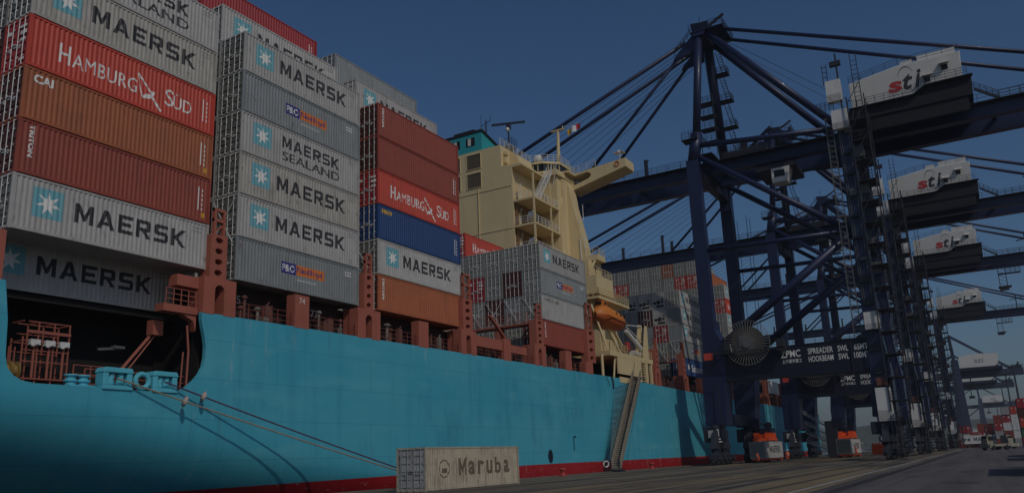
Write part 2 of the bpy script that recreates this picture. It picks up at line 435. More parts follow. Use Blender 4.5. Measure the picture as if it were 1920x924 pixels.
SIDES = {
 'maersk': [('logo', LBLUE, 'sq', lambda: decal('logo', shift(squares(), 1.14, .88), .004)), ('star', WHITE, 'st', lambda: decal('star', star(1.96, 1.66, .70, .26), .008)),
            ('lettering', BLACKT, 'mk', lambda: decal('lettering', shift(block('MAERSK', 7.1, 1.06), 3.42, 1.06), .006)),
            ('marking', SGREY, 'mm', lambda: decal('marking', shift(marks(), 10.95, 2.45), .005))],
 'sealand': [('logo', LBLUE, 'sq', None), ('star', WHITE, 'st', None),
            ('lettering', BLACKT, 'sl', lambda: decal('lettering', shift(block('MAERSK', 6.0, .86), 3.8, 1.45) + shift(text('SEALAND', 6.0, .66, bold=.005), 3.85, .52), .006)),
            ('marking', SGREY, 'mm', None)],
 'line': [('lettering', BLACKT, 'ml', lambda: decal('lettering', shift(text('MAERSK LINE', 3.6, .36), .8, 2.15), .006))],
 'hamburg': [('lettering', WHITE, 'hs', lambda: decal('lettering', shift(hamburg(), 1.75, .85), .006)), ('marking', WHITE, 'id', lambda: decal('marking', shift(idcode(), 11.25, .75), .006))],
 'pando': [('panel', NAVYT, 'pb', lambda: decal('panel', shift(rect(0, 0, 1.42, .80), 4.03, 1.2), .004)), ('panel', ORT, 'po', lambda: decal('panel', shift(rect(0, 0, 2.85, .72), 5.47, 1.24), .004)),
           ('lettering', WHITE, 'pt', lambda: decal('lettering', shift(text('P&O', 1.2, .50, bold=.015), 4.13, 1.35), .008)), ('lettering', NAVYT, 'pn', lambda: decal('lettering', shift(text('Nedlloyd', 2.55, .55, bold=.005), 5.6, 1.30), .008)),
           ('lettering', WHITE, 'pw', lambda: decal('lettering', shift(text('www.ponl.com', 1.95, .24), 5.6, .78) + shift(marks(), 10.6, 2.3), .008))],
 'cai': [('lettering', WHITE, 'ca', lambda: decal('lettering', shift(text('CAI', 1.05, .48, bold=.03), .55, 2.12), .006)), ('marking', WHITE, 'id', None), ('label_plate', YELLOW, 'yp', lambda: decal('label_plate', shift(rect(0, 0, .24, .32), 11.55, .32), .006))],
 'triton': [('lettering', WHITE, 'tr', lambda: decal('lettering', shift(rot90(text('TRITON', 1.75, .26, bold=.04)), .62, 2.70), .006)), ('marking', WHITE, 'id', None), ('label_plate', YELLOW, 'yp', None)],
 'triton2': [('lettering', WHITE, 'tr', None)],
 'seaco': [('lettering', YELLOW, 'se', lambda: decal('lettering', shift(text('seaco', 1.35, .36, bold=.03), .5, 2.22), .006)), ('marking', WHITE, 'id', None)],
 'maruba': [('lettering', FADED, 'mr', lambda: decal('lettering', sum([shift(block('M', .95, 1.18) if c == 'M' else text(c, .84, hh * 1.2, bold=.03), 3.9 + i * 1.2, .92) for i, (c, hh) in enumerate(zip('Maruba', (.98, .82, .82, .82, 1.0, .82)))], []), .006)),
            ('logo', FADED, 'mg', lambda: decal('logo', ring(2.15, 1.42, .62, .53) + shift(rect(-.3, -.22, .3, .1), 2.15, 1.35), .006))],
 'blue_star': [('lettering', WHITE, 'sv', lambda: decal('lettering', shift(text('Safmarine', 6.6, 1.25, bold=.01, shear=.2), 3.2, .8) + shift(star(1.9, 1.5, .8, .3, 6), 0, 0), .006))],
 'id': [('marking', WHITE, 'id', None)],
 'plain': [('marking', SGREY, 'mm', None)],
}
def ring(cx, cy, ro, ri, n=20):
    o = []
    for i in range(n):
        a, b = 2 * math.pi * i / n, 2 * math.pi * (i + 1) / n
        o.append([(cx + r * math.cos(t), cy + r * math.sin(t)) for r, t in ((ri, a), (ro, a), (ro, b), (ri, b))])
    return o
def container(label, loc, mat, side=None, end='door', doormat=None, rows=None, hs=3.0, L=12.19, rotz=0, group='containers stacked on the ship', bars=True, simple=False, barmat=None):
    if simple:
        o = put('shipping_container', cbody(L, False), None, loc, mat); o.scale = (1, 1, hs / HC); o.rotation_euler = (0, 0, rotz)
        return tag(o, label, 'container', group)
    t = thing('shipping_container', label, 'container', loc, group, rotz); t.scale = (1, 1, hs / HC)
    put('body', cbody(L), t, mat=mat)
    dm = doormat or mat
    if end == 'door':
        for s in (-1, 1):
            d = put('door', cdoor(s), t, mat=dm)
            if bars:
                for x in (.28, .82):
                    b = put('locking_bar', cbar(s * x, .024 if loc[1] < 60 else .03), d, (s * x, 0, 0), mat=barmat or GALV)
        if dm in (RED, DRED):
            p = put('door_lettering', dmesh('lp', lambda: label_plates()), t, mat=WHITE)
    elif end == 'reefer':
        a, b = reefer_mesh(); u = put('refrigeration_unit', a, t, mat=LGREY); put('fan_grille', b, u, mat=HOLD)
    elif end == 'plain':
        put('end_panel', dmesh('ep', lambda: MB().box(-1.11, 1.11, .02, .06, .155, HC - .135).box(-.03, .03, .0, .02, .2, HC - .2).mesh('end_panel')), t, mat=dm)
    if side:
        for nm, mt, key, fn in SIDES[side]:
            if key not in _cm:
                for sp in SIDES.values():
                    for q in sp:
                        if q[2] == key and q[3] and key not in _cm: _cm[key] = q[3]()
            put(nm, _cm[key], t, mat=mt)
    return t
def label_plates():
    m = MB()
    for z, h, x0, x1 in ((2.25, .14, .40, .95), (1.85, .22, .45, .98), (1.48, .16, .45, .92), (.35, .12, .5, .95)): m.box(x0, x1, -.012, .025, z, z + h)
    m.box(-.9, -.5, -.012, .025, 2.1, 2.3)
    return m.mesh('door_lettering')

# ------------------------------------------------------------------ ground and water
def ground_mat(name, col, dark, light, stripes=True):
    m = bpy.data.materials.new(name); m.use_nodes = True
    n, l = m.node_tree.nodes, m.node_tree.links; b = n['Principled BSDF']; b.inputs['Roughness'].default_value = 0.85
    b.inputs['Specular IOR Level'].default_value = 0.25
    tc = n.new('ShaderNodeTexCoord'); cur = None
    def noise(sc, det, rough=.6):
        mp = n.new('ShaderNodeMapping'); mp.inputs['Scale'].default_value = sc; l.new(tc.outputs['Object'], mp.inputs[0])
        no = n.new('ShaderNodeTexNoise'); no.inputs['Scale'].default_value = 1; no.inputs['Detail'].default_value = det; no.inputs['Roughness'].default_value = rough
        l.new(mp.outputs[0], no.inputs['Vector']); return no.outputs[0]
    def mixc(a, colr, fac, lo, hi, amt):
        rp = n.new('ShaderNodeMapRange'); rp.inputs[1].default_value = lo; rp.inputs[2].default_value = hi; rp.inputs[4].default_value = amt; l.new(fac, rp.inputs[0])
        mx = n.new('ShaderNodeMix'); mx.data_type = 'RGBA'; l.new(rp.outputs[0], mx.inputs[0])
        if isinstance(a, tuple): mx.inputs[6].default_value = (*a, 1)
        else: l.new(a, mx.inputs[6])
        mx.inputs[7].default_value = (*colr, 1); return mx.outputs[2]
    cur = mixc(col, light, noise((.05, .05, 1), 6), .42, .66, .7)
    cur = mixc(cur, dark, noise((.62, .020, 1), 5), .47, .60, .9)
    cur = mixc(cur, dark, noise((1.6, .03, 1), 4), .52, .66, .8)
    cur = mixc(cur, dark, noise((2.2, 1.3, 1), 6, .7), .55, .75, .45)
    cur = mixc(cur, light, noise((9, 9, 9), 3, .7), .55, .8, .4)
    cur = mixc(cur, (dark[0] * .5, dark[1] * .5, dark[2] * .5), noise((.35, .16, 1), 5, .65), .56, .68, .8)
    if stripes:
        cur = mixc(cur, (light[0] * 1.25, light[1] * 1.15, light[2] * .85), noise((.10, .012, 1), 4), .52, .66, .75)
        br = n.new('ShaderNodeTexBrick'); br.inputs['Scale'].default_value = 1; br.inputs['Brick Width'].default_value = 6; br.inputs['Row Height'].default_value = 4.2; br.inputs['Mortar Size'].default_value = .05; br.offset = 0
        l.new(tc.outputs['Object'], br.inputs[0]); cur = mixc(cur, (dark[0] * .6, dark[1] * .6, dark[2] * .6), br.outputs['Fac'], 0, 1, .6)
    l.new(cur, b.inputs['Base Color'])
    bu = n.new('ShaderNodeBump'); bu.inputs['Strength'].default_value = .3; bu.inputs['Distance'].default_value = .02
    l.new(noise((14, 14, 14), 5), bu.inputs['Height']); l.new(bu.outputs[0], b.inputs['Normal'])
    return m
QX = -39.3
APRON = ground_mat('apron concrete', (0.148, 0.128, 0.104), (0.050, 0.045, 0.041), (0.215, 0.176, 0.118))
ROADM = ground_mat('road asphalt', (0.118, 0.105, 0.105), (0.085, 0.078, 0.078), (0.135, 0.122, 0.120), False)
def sheet(name, x0, x1, y0, y1, z, mat, kind='structure'):
    o = MB().add([(x0, y0, z), (x1, y0, z), (x1, y1, z), (x0, y1, z)], [(0, 1, 2, 3)]).build(name, mat); return structure(o, kind)
q = MB(); q.add([(QX, -250, 0), (3000, -250, 0), (3000, 4200, 0), (QX, 4200, 0), (QX, -250, -6), (QX, 4200, -6)], [(0, 1, 2, 3), (0, 3, 5, 4)])
structure(q.build('quay_ground', APRON))
sheet('road', -6.9, 60, -60, 3000, .004, ROADM)
WLINE = paint('worn road line paint', (0.36, 0.35, 0.33), 0.8, 0.6, 0, 2)
sheet('road_line', -7.75, -7.5, -10, 262, .008, WLINE)
sheet('ground_drain_strip', -4.4, 12, 31.2, 32.3, .008, paint('pale worn paint', (0.24, 0.23, 0.225), 0.85, 0.85, 0, 2.6))
for x, w, mt in ((-30.2, .12, 0), (-27.4, .10, 1), (-24.6, .14, 0), (-21.5, .10, 1), (-18.6, .12, 0), (-15.2, .16, 0), (-13.6, .10, 1), (-9.4, .14, 0)):
    sheet('ground_joint_strip', x - w, x + w, 10, 400, .007, [paint('joint sealant', (0.050, 0.045, 0.042), .8, .8, 0, 1.2), paint('worn yellow line', (0.20, 0.155, 0.07), .85, .9, 0, 1.8)][mt])
RAILM = paint('crane rail steel', (0.045, 0.04, 0.036), 0.5, 0.5, 0.4, 3)
for x, y0 in ((-34.2, -20), (-11.8, -20)):
    m = MB(); m.box(x - .20, x - .07, y0, 420, -.05, .012); m.box(x + .07, x + .20, y0, 420, -.05, .012)
    structure(m.build('ground_rail_strip', RAILM))
sheet('ground_slot_strip', -36.9, -36.45, -20, 420, .008, paint('slot cover steel', (0.07, 0.062, 0.055), 0.7, 0.5, 0.3, 2))
sheet('ground_slot_strip', -6.35, -5.75, 12, 250, .008, RAILM); sheet('ground_slot_strip', -6.75, -6.65, 12, 250, .008, RAILM)
m = MB(); m.box(QX - .02, QX + .45, -60, 420, -1.2, .10)
structure(m.build('quay_kerb', paint('kerb concrete', (0.14, 0.125, 0.105), 0.85, 0.5, 0.2, 1)))
wm = bpy.data.materials.new('harbour water'); wm.use_nodes = True
b = wm.node_tree.nodes['Principled BSDF']; b.inputs['Base Color'].default_value = (0.012, 0.03, 0.035, 1); b.inputs['Roughness'].default_value = .12
nn = wm.node_tree.nodes.new('ShaderNodeTexNoise'); nn.inputs['Scale'].default_value = 300; bb = wm.node_tree.nodes.new('ShaderNodeBump'); bb.inputs['Strength'].default_value = .3
wm.node_tree.links.new(nn.outputs[0], bb.inputs['Height']); wm.node_tree.links.new(bb.outputs[0], b.inputs['Normal'])
sheet('water', -3000, QX, -400, 4200, -3.2, wm)

# ------------------------------------------------------------------ the ship
ship = thing('container_ship', 'huge light blue container ship with cream deckhouse moored along the quay', 'ship', (-62, 20, 0))
def sp(mb, name, mat, parent=None, smooth=False):
    """ship part: built in world coordinates, parented to the ship (or to one of its parts)"""
    o = mb.build(name, mat, parent or ship, smooth)
    if parent is None: o.location = (62, -20, 0)
    return o
HX, PX = -41.0, -84.0
TOP = [(-12, 11.45), (20.45, 11.45), (34, 11.47), (60, 11.6), (100, 11.75), (125, 11.5), (190, 11.4), (245, 11.0), (284, 11.0)]
def top(y):
    for (a, za), (b, zb) in zip(TOP, TOP[1:]):
        if y <= b: return za + (zb - za) * (y - a) / (b - a)
    return TOP[-1][1]
def boot(y): return 0.62 + max(0, min(1, (y - 24) / 50)) * .66
def hx(y, z):
    zc = 6.2 if y < 22 else max(-1.0, 6.2 - (y - 22) * 6.6 / 37)
    d = max(0, zc - z); x = HX - .19 * d * d / (1 + .03 * d)
    if y > 236:                       # bow: fine entry, flared
        t = (y - 236) / 50.0; fl = max(0, (11 - z) / 11)
        x -= 21.5 * min(1, max(0, t + fl * .42 * min(1, (y - 236) / 20)) ** 1.7)
    return max(x, -62.4)
def hull_material(name, base, pale, dark, scuff, seam=True, chips=0.0):
    m = bpy.data.materials.new(name); m.use_nodes = True
    n, l = m.node_tree.nodes, m.node_tree.links; b = n['Principled BSDF']; b.inputs['Roughness'].default_value = .45; b.inputs['Specular IOR Level'].default_value = .35
    tc = n.new('ShaderNodeTexCoord'); sx = n.new('ShaderNodeSeparateXYZ'); l.new(tc.outputs['Object'], sx.inputs[0])
    cb = n.new('ShaderNodeCombineXYZ'); l.new(sx.outputs[1], cb.inputs[0]); l.new(sx.outputs[2], cb.inputs[1])
    def noise(scale, det=5, rough=.6, off=0):
        mp = n.new('ShaderNodeMapping'); mp.inputs['Scale'].default_value = (scale[0], scale[1], 1); mp.inputs['Location'].default_value = (off, off, 0); l.new(cb.outputs[0], mp.inputs[0])
        no = n.new('ShaderNodeTexNoise'); no.inputs['Scale'].default_value = 1; no.inputs['Detail'].default_value = det; no.inputs['Roughness'].default_value = rough; l.new(mp.outputs[0], no.inputs['Vector']); return no.outputs[0]
    def rng(v, lo, hi, a, c):
        r = n.new('ShaderNodeMapRange'); r.inputs[1].default_value = lo; r.inputs[2].default_value = hi; r.inputs[3].default_value = a; r.inputs[4].default_value = c; l.new(v, r.inputs[0]); return r.outputs[0]
    def mul(a, c):
        q = n.new('ShaderNodeMath'); q.operation = 'MULTIPLY'; l.new(a, q.inputs[0]); l.new(c, q.inputs[1]); return q.outputs[0]
    def mix(cur, col, fac):
        x = n.new('ShaderNodeMix'); x.data_type = 'RGBA'; l.new(fac, x.inputs[0])
        if isinstance(cur, tuple): x.inputs[6].default_value = (*cur, 1)
        else: l.new(cur, x.inputs[6])
        x.inputs[7].default_value = (*col, 1); return x.outputs[2]
    br = n.new('ShaderNodeTexBrick'); br.inputs['Scale'].default_value = 1; br.inputs['Brick Width'].default_value = 9.6; br.inputs['Row Height'].default_value = 2.45; br.inputs['Mortar Size'].default_value = .028; br.inputs['Mortar Smooth'].default_value = .6
    br.inputs['Color1'].default_value = (0, 0, 0, 1); br.inputs['Color2'].default_value = (1, 1, 1, 1); br.inputs['Mortar'].default_value = (.5, .5, .5, 1); br.offset = .37
    l.new(cb.outputs[0], br.inputs[0])
    cur = mix(base, pale, rng(noise((.07, .16), 4), .42, .70, 0, .6))
    cur = mix(cur, dark, rng(noise((.9, .05), 5, .7), .52, .76, 0, .38))
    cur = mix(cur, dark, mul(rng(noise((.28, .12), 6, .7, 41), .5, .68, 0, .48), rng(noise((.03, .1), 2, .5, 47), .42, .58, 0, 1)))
    cur = mix(cur, pale, rng(noise((.16, .55), 3, .5, 31), .58, .68, 0, .5))
    cur = mix(cur, scuff, mul(rng(noise((1.4, .22), 6, .75, 7), .57, .67, 0, .75), rng(noise((.05, .12), 2, .5, 3), .46, .58, 0, 1)))
    if seam: cur = mix(cur, dark, rng(br.outputs['Fac'], 0, 1, 0, .5))
    cur = mix(cur, (.13, .06, .03), mul(rng(noise((3.1, .12), 6, .75, 13), .62, .70, 0, .65), rng(noise((.09, .3), 2, .5, 21), .46, .58, 0, 1)))
    if chips: cur = mix(cur, scuff, rng(noise((2.0, 3.0), 7, .72, 5), .60, .66, 0, chips))
    l.new(cur, b.inputs['Base Color'])
    bp_ = n.new('ShaderNodeBump'); bp_.inputs['Strength'].default_value = .25; bp_.inputs['Distance'].default_value = .05
    l.new(noise((.35, .8), 3, .5, 2), bp_.inputs['Height']); l.new(bp_.outputs[0], b.inputs['Normal'])
    return m
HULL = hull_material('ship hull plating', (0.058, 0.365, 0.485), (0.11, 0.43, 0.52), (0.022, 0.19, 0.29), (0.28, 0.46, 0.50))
BOOT = hull_material('boot topping plating', (0.34, 0.013, 0.018), (0.37, 0.03, 0.03), (0.15, 0.008, 0.010), (0.52, 0.36, 0.30), False, .75)
m = MB(); mats = []
ys = [-12, -4, 4, 10, 14, 17, 19, 21] + list(range(23, 62, 2)) + list(range(64, 236, 8)) + list(range(236, 286, 4))
def zrow(y):
    lo = [-3.2, -1.6, -.4, boot(y)]; hi = 6.25; n = 14
    return lo + [boot(y) + (hi - boot(y)) * (i / n) for i in range(1, n + 1)] + [top(y)]
def hull_side(sgn):
    k0 = len(m.v); nz = len(zrow(0))
    for y in ys:
        for z in zrow(y):
            x = hx(y, z); m.v.append((x if sgn > 0 else -125 - x + .0, y, z))
    for i in range(len(ys) - 1):
        for j in range(nz - 1):
            if sgn > 0 and j == nz - 2 and ys[i] < 35 - 1e-6 and ys[i + 1] > -100 and ys[i] < 33.5: continue      # upper plate with the mooring opening is made apart
            o = k0 + i * nz + j; m.f.append((o, o + nz, o + nz + 1, o + 1)); mats.append(1 if j < 3 else 0)
hull_side(1); hull_side(-1)
# transom
nz = len(zrow(0)); half = len(ys) * nz
for j in range(nz - 1): m.f.append((j, half + j, half + j + 1, j + 1)); mats.append(1 if j < 3 else 0)
me = bpy.data.meshes.new('hull'); me.from_pydata(m.v, [], m.f)
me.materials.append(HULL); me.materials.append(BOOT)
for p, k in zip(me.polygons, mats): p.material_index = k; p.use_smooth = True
bm = bmesh.new(); bm.from_mesh(me); bmesh.ops.recalc_face_normals(bm, faces=bm.faces); bm.to_mesh(me); bm.free()
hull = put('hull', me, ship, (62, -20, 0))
# plate with the mooring opening (y, z)
yj = 35.0
OPEN = [(20.5, 11.45), (20.78, 9.5), (20.86, 7.7), (21.0, 7.15), (21.3, 6.8), (21.75, 6.56), (22.4, 6.47), (26.5, 6.45), (30.3, 6.36), (30.75, 6.45), (31.25, 6.75), (31.8, 7.2), (32.2, 7.65), (32.42, 8.1), (32.52, 8.6), (32.53, 9.3), (32.42, 9.9), (32.24, 10.5), (32.12, 11.0), (32.10, 11.46)]
outer = [(-12, 11.45), (-12, 6.25)] + [(y, 6.25) for y in ys if -12 < y < yj] + [(yj, 6.25), (yj, 11.48)]
poly = outer + list(reversed(OPEN))
pm = MB(); pm.prism(poly, 'x', HX - .28, HX + .001)
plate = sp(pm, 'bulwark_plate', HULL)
# decks, bulkheads
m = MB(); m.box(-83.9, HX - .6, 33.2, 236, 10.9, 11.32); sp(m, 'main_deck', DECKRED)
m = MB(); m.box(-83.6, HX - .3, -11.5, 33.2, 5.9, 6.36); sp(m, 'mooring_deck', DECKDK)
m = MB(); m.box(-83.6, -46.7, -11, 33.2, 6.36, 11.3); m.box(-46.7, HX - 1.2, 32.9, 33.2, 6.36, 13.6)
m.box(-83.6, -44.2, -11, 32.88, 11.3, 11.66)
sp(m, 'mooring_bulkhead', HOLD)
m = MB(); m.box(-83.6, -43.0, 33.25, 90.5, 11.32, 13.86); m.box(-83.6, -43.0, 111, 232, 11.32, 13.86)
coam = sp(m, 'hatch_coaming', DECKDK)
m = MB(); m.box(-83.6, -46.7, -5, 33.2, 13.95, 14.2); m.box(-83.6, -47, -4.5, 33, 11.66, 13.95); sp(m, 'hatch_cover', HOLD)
def facex(x, y, z, polys, name, mat, parent, nudge=.006):
    me = decal(name, polys, 0, False, lambda c: Vector((x + nudge, y + c.y, z + c.z)), 0); me.materials.append(mat); o = put(name, me, parent); return o
for s_, y, z in (('75', 36.0, 12.9), ('73', 43.4, 12.9)): facex(-43.0, y, z, text(s_, .75, .55), 'frame_number', PALE, coam)
# lashing bridges: portal pedestal with an arched slot, tower with oval holes, cross beams inboard
def oval(cy, cz, ry, rz, n=14): return [(cy + ry * math.cos(2 * math.pi * i / n), cz + rz * math.sin(2 * math.pi * i / n)) for i in range(n)]
def holed(y0, y1, z0, z1, holes):
    # plate polygon split in strips between the holes so that every face stays simple
    out = []; zs = [z0]
    for (cy, cz, ry, rz) in holes: zs += [cz]
    zs.append(z1)
    n = len(holes); cut = [z0] + [h[1] for h in holes] + [z1]
    for i in range(len(cut) - 1):
        a, b = cut[i], cut[i + 1]; lo = holes[i - 1] if i > 0 else None; hi = holes[i] if i < n else None
        p = [(y0, a)]
        if lo: p += [(lo[0] - lo[2] * math.cos(t), lo[1] + lo[3] * math.sin(t)) for t in [math.pi * k / 8 for k in range(9)]]
        p += [(y1, a), (y1, b)]
        if hi: p += [(hi[0] + hi[2] * math.cos(t), hi[1] - hi[3] * math.sin(t)) for t in [math.pi * k / 8 for k in range(9)]]
        p += [(y0, b)]
        out.append(p)
    return out
def pedestal(y0, y1, zt):
    zb = top(y0) - .05; w = y1 - y0; a, b = y0 + w * .34, y0 + w * .63; r = (b - a) / 2; za = zt - .42 - r
    p = [(y0, zb), (a, zb), (a, za)] + [((a + b) / 2 - r * math.cos(t), za + r * math.sin(t)) for t in [math.pi * k / 8 for k in range(1, 8)]] + [(b, za), (b, zb), (y1, zb), (y1, zt), (y0, zt)]
    m = MB(); m.prism(p, 'x', HX - .9, HX + .02); m.box(HX - 1.6, HX - .9, y0 + .1, y0 + .35, zb, zt); m.box(HX - 1.6, HX - .9, y1 - .35, y1 - .1, zb, zt)
    return m
def tower(y0, y1, z0, z1, n=4):
    m = MB(); h = (z1 - z0) / n
    for p in holed(y0, y1, z0, z1, [((y0 + y1) / 2, z0 + h * (i + .5), (y1 - y0) * .24, h * .27) for i in range(n)]): m.prism(p, 'x', HX - .5, HX + .0)
    m.box(HX - .9, HX - .502, y0, y0 + .12, z0, z1); m.box(HX - .9, HX - .502, y1 - .12, y1, z0, z1)
    return m
def lashing(y0, y1, zt, t0, t1, tz, u1, inner=True, ped=True):
    if ped: lb = sp(pedestal(y0, y1, zt), 'lashing_bridge', DECKRED)
    else: lb = sp(MB().box(HX - .8, HX, y0, y0 + .9, top(y0), zt), 'lashing_bridge', DECKRED)
    sp_child(tower(t0, t1, zt + .002, tz), 'holed_tower', DECKRED, lb)
    m = MB(); a, b = t0 + .15 * (t1 - t0), t0 + .85 * (t1 - t0)
    m.box(HX - .3, HX - .02, a, a + .16, tz, u1); m.box(HX - .3, HX - .02, b - .16, b, tz, u1)
    for z in (tz + .5 * (u1 - tz), u1 - .2): m.box(HX - .28, HX - .04, a, b, z, z + .2)
    m.bar((HX - .15, a, tz + .1), (HX - .15, b, tz + .8), .1)
    sp_child(m, 'tower_head', DECKRED, lb)
    if inner:
        m = MB(); ym = (t0 + t1) / 2
        m.box(-83, HX - 1.0, t0, t1, zt + 2.35, zt + 2.55)
        for i in range(8):
            x = -46.2 - i * 5.04; m.box(x - .25, x + .25, t0 + .2, t1 - .2, zt - 2.3, zt + 2.35)
        m.rail([(HX - 1.0, t0, zt + 2.55), (-83, t0, zt + 2.55)], 1.1, 1.3, .03)
        sp_child(m, 'cross_walkway', DECKRED, lb)
    return lb
def sp_child(mb, name, mat, parent, smooth=False): return mb.build(name, mat, parent, smooth)
lbs = [lashing(32.16, 34.66, 13.78, 32.56, 33.82, 16.62, 18.4), lashing(46.46, 49.14, 13.80, 47.22, 48.32, 16.75, 18.4), lashing(60.66, 63.25, 13.82, 61.1, 62.72, 16.85, 19.3),
       lashing(74.72, 77.25, 13.9, 75.3, 76.95, 16.7, 18.5), lashing(110.9, 113.2, 13.9, 111.5, 112.8, 17.0, 18.6), lashing(123.2, 125.9, 13.9, 123.9, 125.2, 17.5, 19.3), lashing(138.9, 141.2, 13.9, 139.5, 140.8, 17.0, 18.6),
       lashing(151.6, 153.9, 13.9, 152.1, 153.4, 17.2, 19), lashing(167.0, 169.2, 13.9, 167.4, 168.9, 17, 18.6), lashing(179.0, 181.2, 13.9, 179.4, 180.9, 17, 18.6), lashing(194, 196.2, 13.9, 194.4, 195.8, 17, 18.6)]
lashing(87.4, 89.6, 13.1, 88.2, 90.4, 17.2, 20.5, False, False)
for y, w, zt, n in ((39.84, 1.4, 13.82, '74'), (54.23, 1.38, 13.78, ''), (68.29, 1.4, 13.78, ''), (82.07, 1.5, 13.92, ''), (87.7, 1.7, 13.1, ''), (132, 1.6, 14.1, ''), (160.5, 1.6, 14.1, ''), (187.5, 1.6, 14.1, '')):
    m = MB(); m.box(HX - .8, HX + .015, y, y + w, top(y) - .05, zt)
    o = sp(m, 'container_post', DECKRED)
    if n: facex(HX + .015, y + .42, zt - .62, text(n, .55, .42), 'frame_number', PALE, o)
# bay 63-76 is empty: red deck beams between its posts, and a slanted ladder beam
m = MB(); m.box(HX - .5, HX - .1, 63.3, 68.2, 12.55, 13.55); m.box(HX - .5, HX - .1, 69.75, 73.2, 12.5, 13.3); m.bar((HX - .7, 66.9, 16.0), (HX - .7, 70.6, 13.4), .3, .2)
sp(m, 'deck_beam', DECKRED)
# deck-edge railing
RRED = paint('railing red paint', (0.22, 0.06, 0.045), .6, .3)
for a, b in ((34.7, 39.8), (41.3, 46.4), (49.2, 54.2), (55.7, 60.6), (63.3, 68.2), (69.75, 74.7), (77.3, 82.0), (83.6, 87.4), (113.3, 123.1), (126, 131.9), (133.7, 138.8), (141.3, 151.5), (154, 160.4), (162.2, 166.9), (169.3, 178.9), (181.3, 187.4), (189.2, 194), (196.3, 232)):
    sp(MB().rail([(HX - .25, a, top(a)), (HX - .25, b, top(b))], 1.05, 1.25, .022), 'deck_railing', RRED)
# small deck gear glimpsed between the posts
rr = random.Random(3)
GEAR = [paint('deck gear red paint', (0.16, 0.07, 0.055), .6, .5, .3, 2), paint('deck gear pale paint', (0.22, 0.20, 0.18), .6, .5, .3, 2)]
for a, b in ((35.2, 39.5), (42, 46), (50, 54), (56, 60), (63.5, 68), (70, 74), (78, 82), (84, 87.3), (114, 123), (142, 151)):
    for i in range(6):
        y = rr.uniform(a, b); x = HX - rr.uniform(.9, 1.7); h = rr.uniform(.5, 1.6); w = rr.uniform(.08, .3); m = MB()
        if i % 2: m.box(x - w, x + w, y - w, y + w, top(y) - .25, top(y) + h).bar((x, y, top(y) + h), (x, y + w * 1.4, top(y) + h + .3), .07)
        else: m.tube([(x, y, top(y) - .25), (x, y, top(y) + h)], w * .5, 8).lathe([(w, top(y) + h), (w * 1.2, top(y) + h + .1), (w * .6, top(y) + h + .22)], (x, y, 0), 8)
        sp(m, 'deck_fitting', GEAR[(i * 7 + int(a)) % 3 == 0])
m = MB(); m.tube([(-43.5, 83.8, 13.0), (-43.5, 88.5, 13.0)], .22, 10); m.tube([(-43.7, 63, 12.2), (-43.7, 74, 12.2)], .10, 8)
sp(m, 'deck_pipe', PALE)
# lashing rods crossing the container ends
def rods(yf, xs, z0, z1):
    m = MB()
    for x in xs:
        m.bar((x - 1.1, yf - .25, z0), (x + 1.1, yf - .12, z1), .045); m.bar((x + 1.1, yf - .25, z0), (x - 1.1, yf - .12, z1), .045)
    return m
for lb, yf in zip(lbs, (34.9, 49.4, None, 77.65, None, 126.4)):
    if yf: sp_child(rods(yf, [-42.67 - 2.52 * i for i in range(6 if yf > 70 else 1)], 16.4 if yf > 70 else 16.6, 19.8), 'lashing_rod_set', GALV, lb)

# mooring deck gear in the stern opening
def fairlead(y0, y1):
    m = MB(); x0, x1 = HX - .75, HX + .10
    m.box(x0, x1, y0, y1, 6.37, 6.60)
    m.box(x0 + .06, x1 - .04, y0 + .02, y0 + .34, 6.6, 7.30); m.box(x0 + .06, x1 - .04, y1 - .36, y1 - .04, 6.6, 7.30)
    m.prism([(y0 - .02, 7.30), (y0 + .1, 7.58), (y1 - .1, 7.58), (y1 + .02, 7.30)], 'x', x0, x1)
    f = sp(m, 'roller_fairlead', HULLF)
    bv = f.modifiers.new('b', 'BEVEL'); bv.width = .035; bv.segments = 2
    for y in (y0 + .62, y1 - .62):
        r = MB(); r.lathe([(.20, 6.6), (.24, 6.72), (.19, 6.95), (.24, 7.18), (.2, 7.29)], ((x0 + x1) / 2 + .05, y, 0), 14)
        r.build('roller', HULLF, f, True)
    return f
fairlead(25.95, 27.75); fairlead(29.0, 30.65)
m = MB()
for i in range(16):
    a, b = 2 * math.pi * i / 16, 2 * math.pi * (i + 1) / 16
    for j in range(8):
        c, d = 2 * math.pi * j / 8, 2 * math.pi * (j + 1) / 8
        P = lambda t, u: (HX - .1 + .14 * math.sin(u), 28.4 + (.42 + .15 * math.cos(u)) * math.cos(t), 6.95 + (.40 + .15 * math.cos(u)) * math.sin(t))
        m.add([P(a, c), P(b, c), P(b, d), P(a, d)], [(0, 1, 2, 3)])
sp(m, 'panama_chock', HULLF, None, True)
m = MB(); m.box(-42.3, -41.2, 24.3, 25.7, 6.37, 6.55)
for y in (24.65, 25.35): m.lathe([(.26, 6.55), (.26, 6.72), (.36, 6.76), (.36, 6.84), (.24, 6.88), (.24, 7.02), (.36, 7.06), (.34, 7.12)], (-41.75, y, 0), 14)
sp(m, 'mooring_bollard', HULLF)
m = MB()
ptm = paint('platform red paint', (0.33, 0.10, 0.07), .6, .35, .3, 2)
for x in (-43.6, -44.7):
    for y in (22.95, 23.75, 24.6, 25.45): m.bar((x, y, 6.4), (x, y, 10.05 if y > 23 else 9.2), .07)
    for z in (7.0, 7.9, 8.5, 9.0, 9.5, 10.05): m.bar((x, 22.9 if z < 9.2 else 23.2, z), (x, 25.5, z), .055)
for y in (22.95, 23.75, 24.6, 25.45):
    for z in (7.0, 9.0, 10.05): m.bar((-43.6, y, z), (-44.7, y, z), .06)
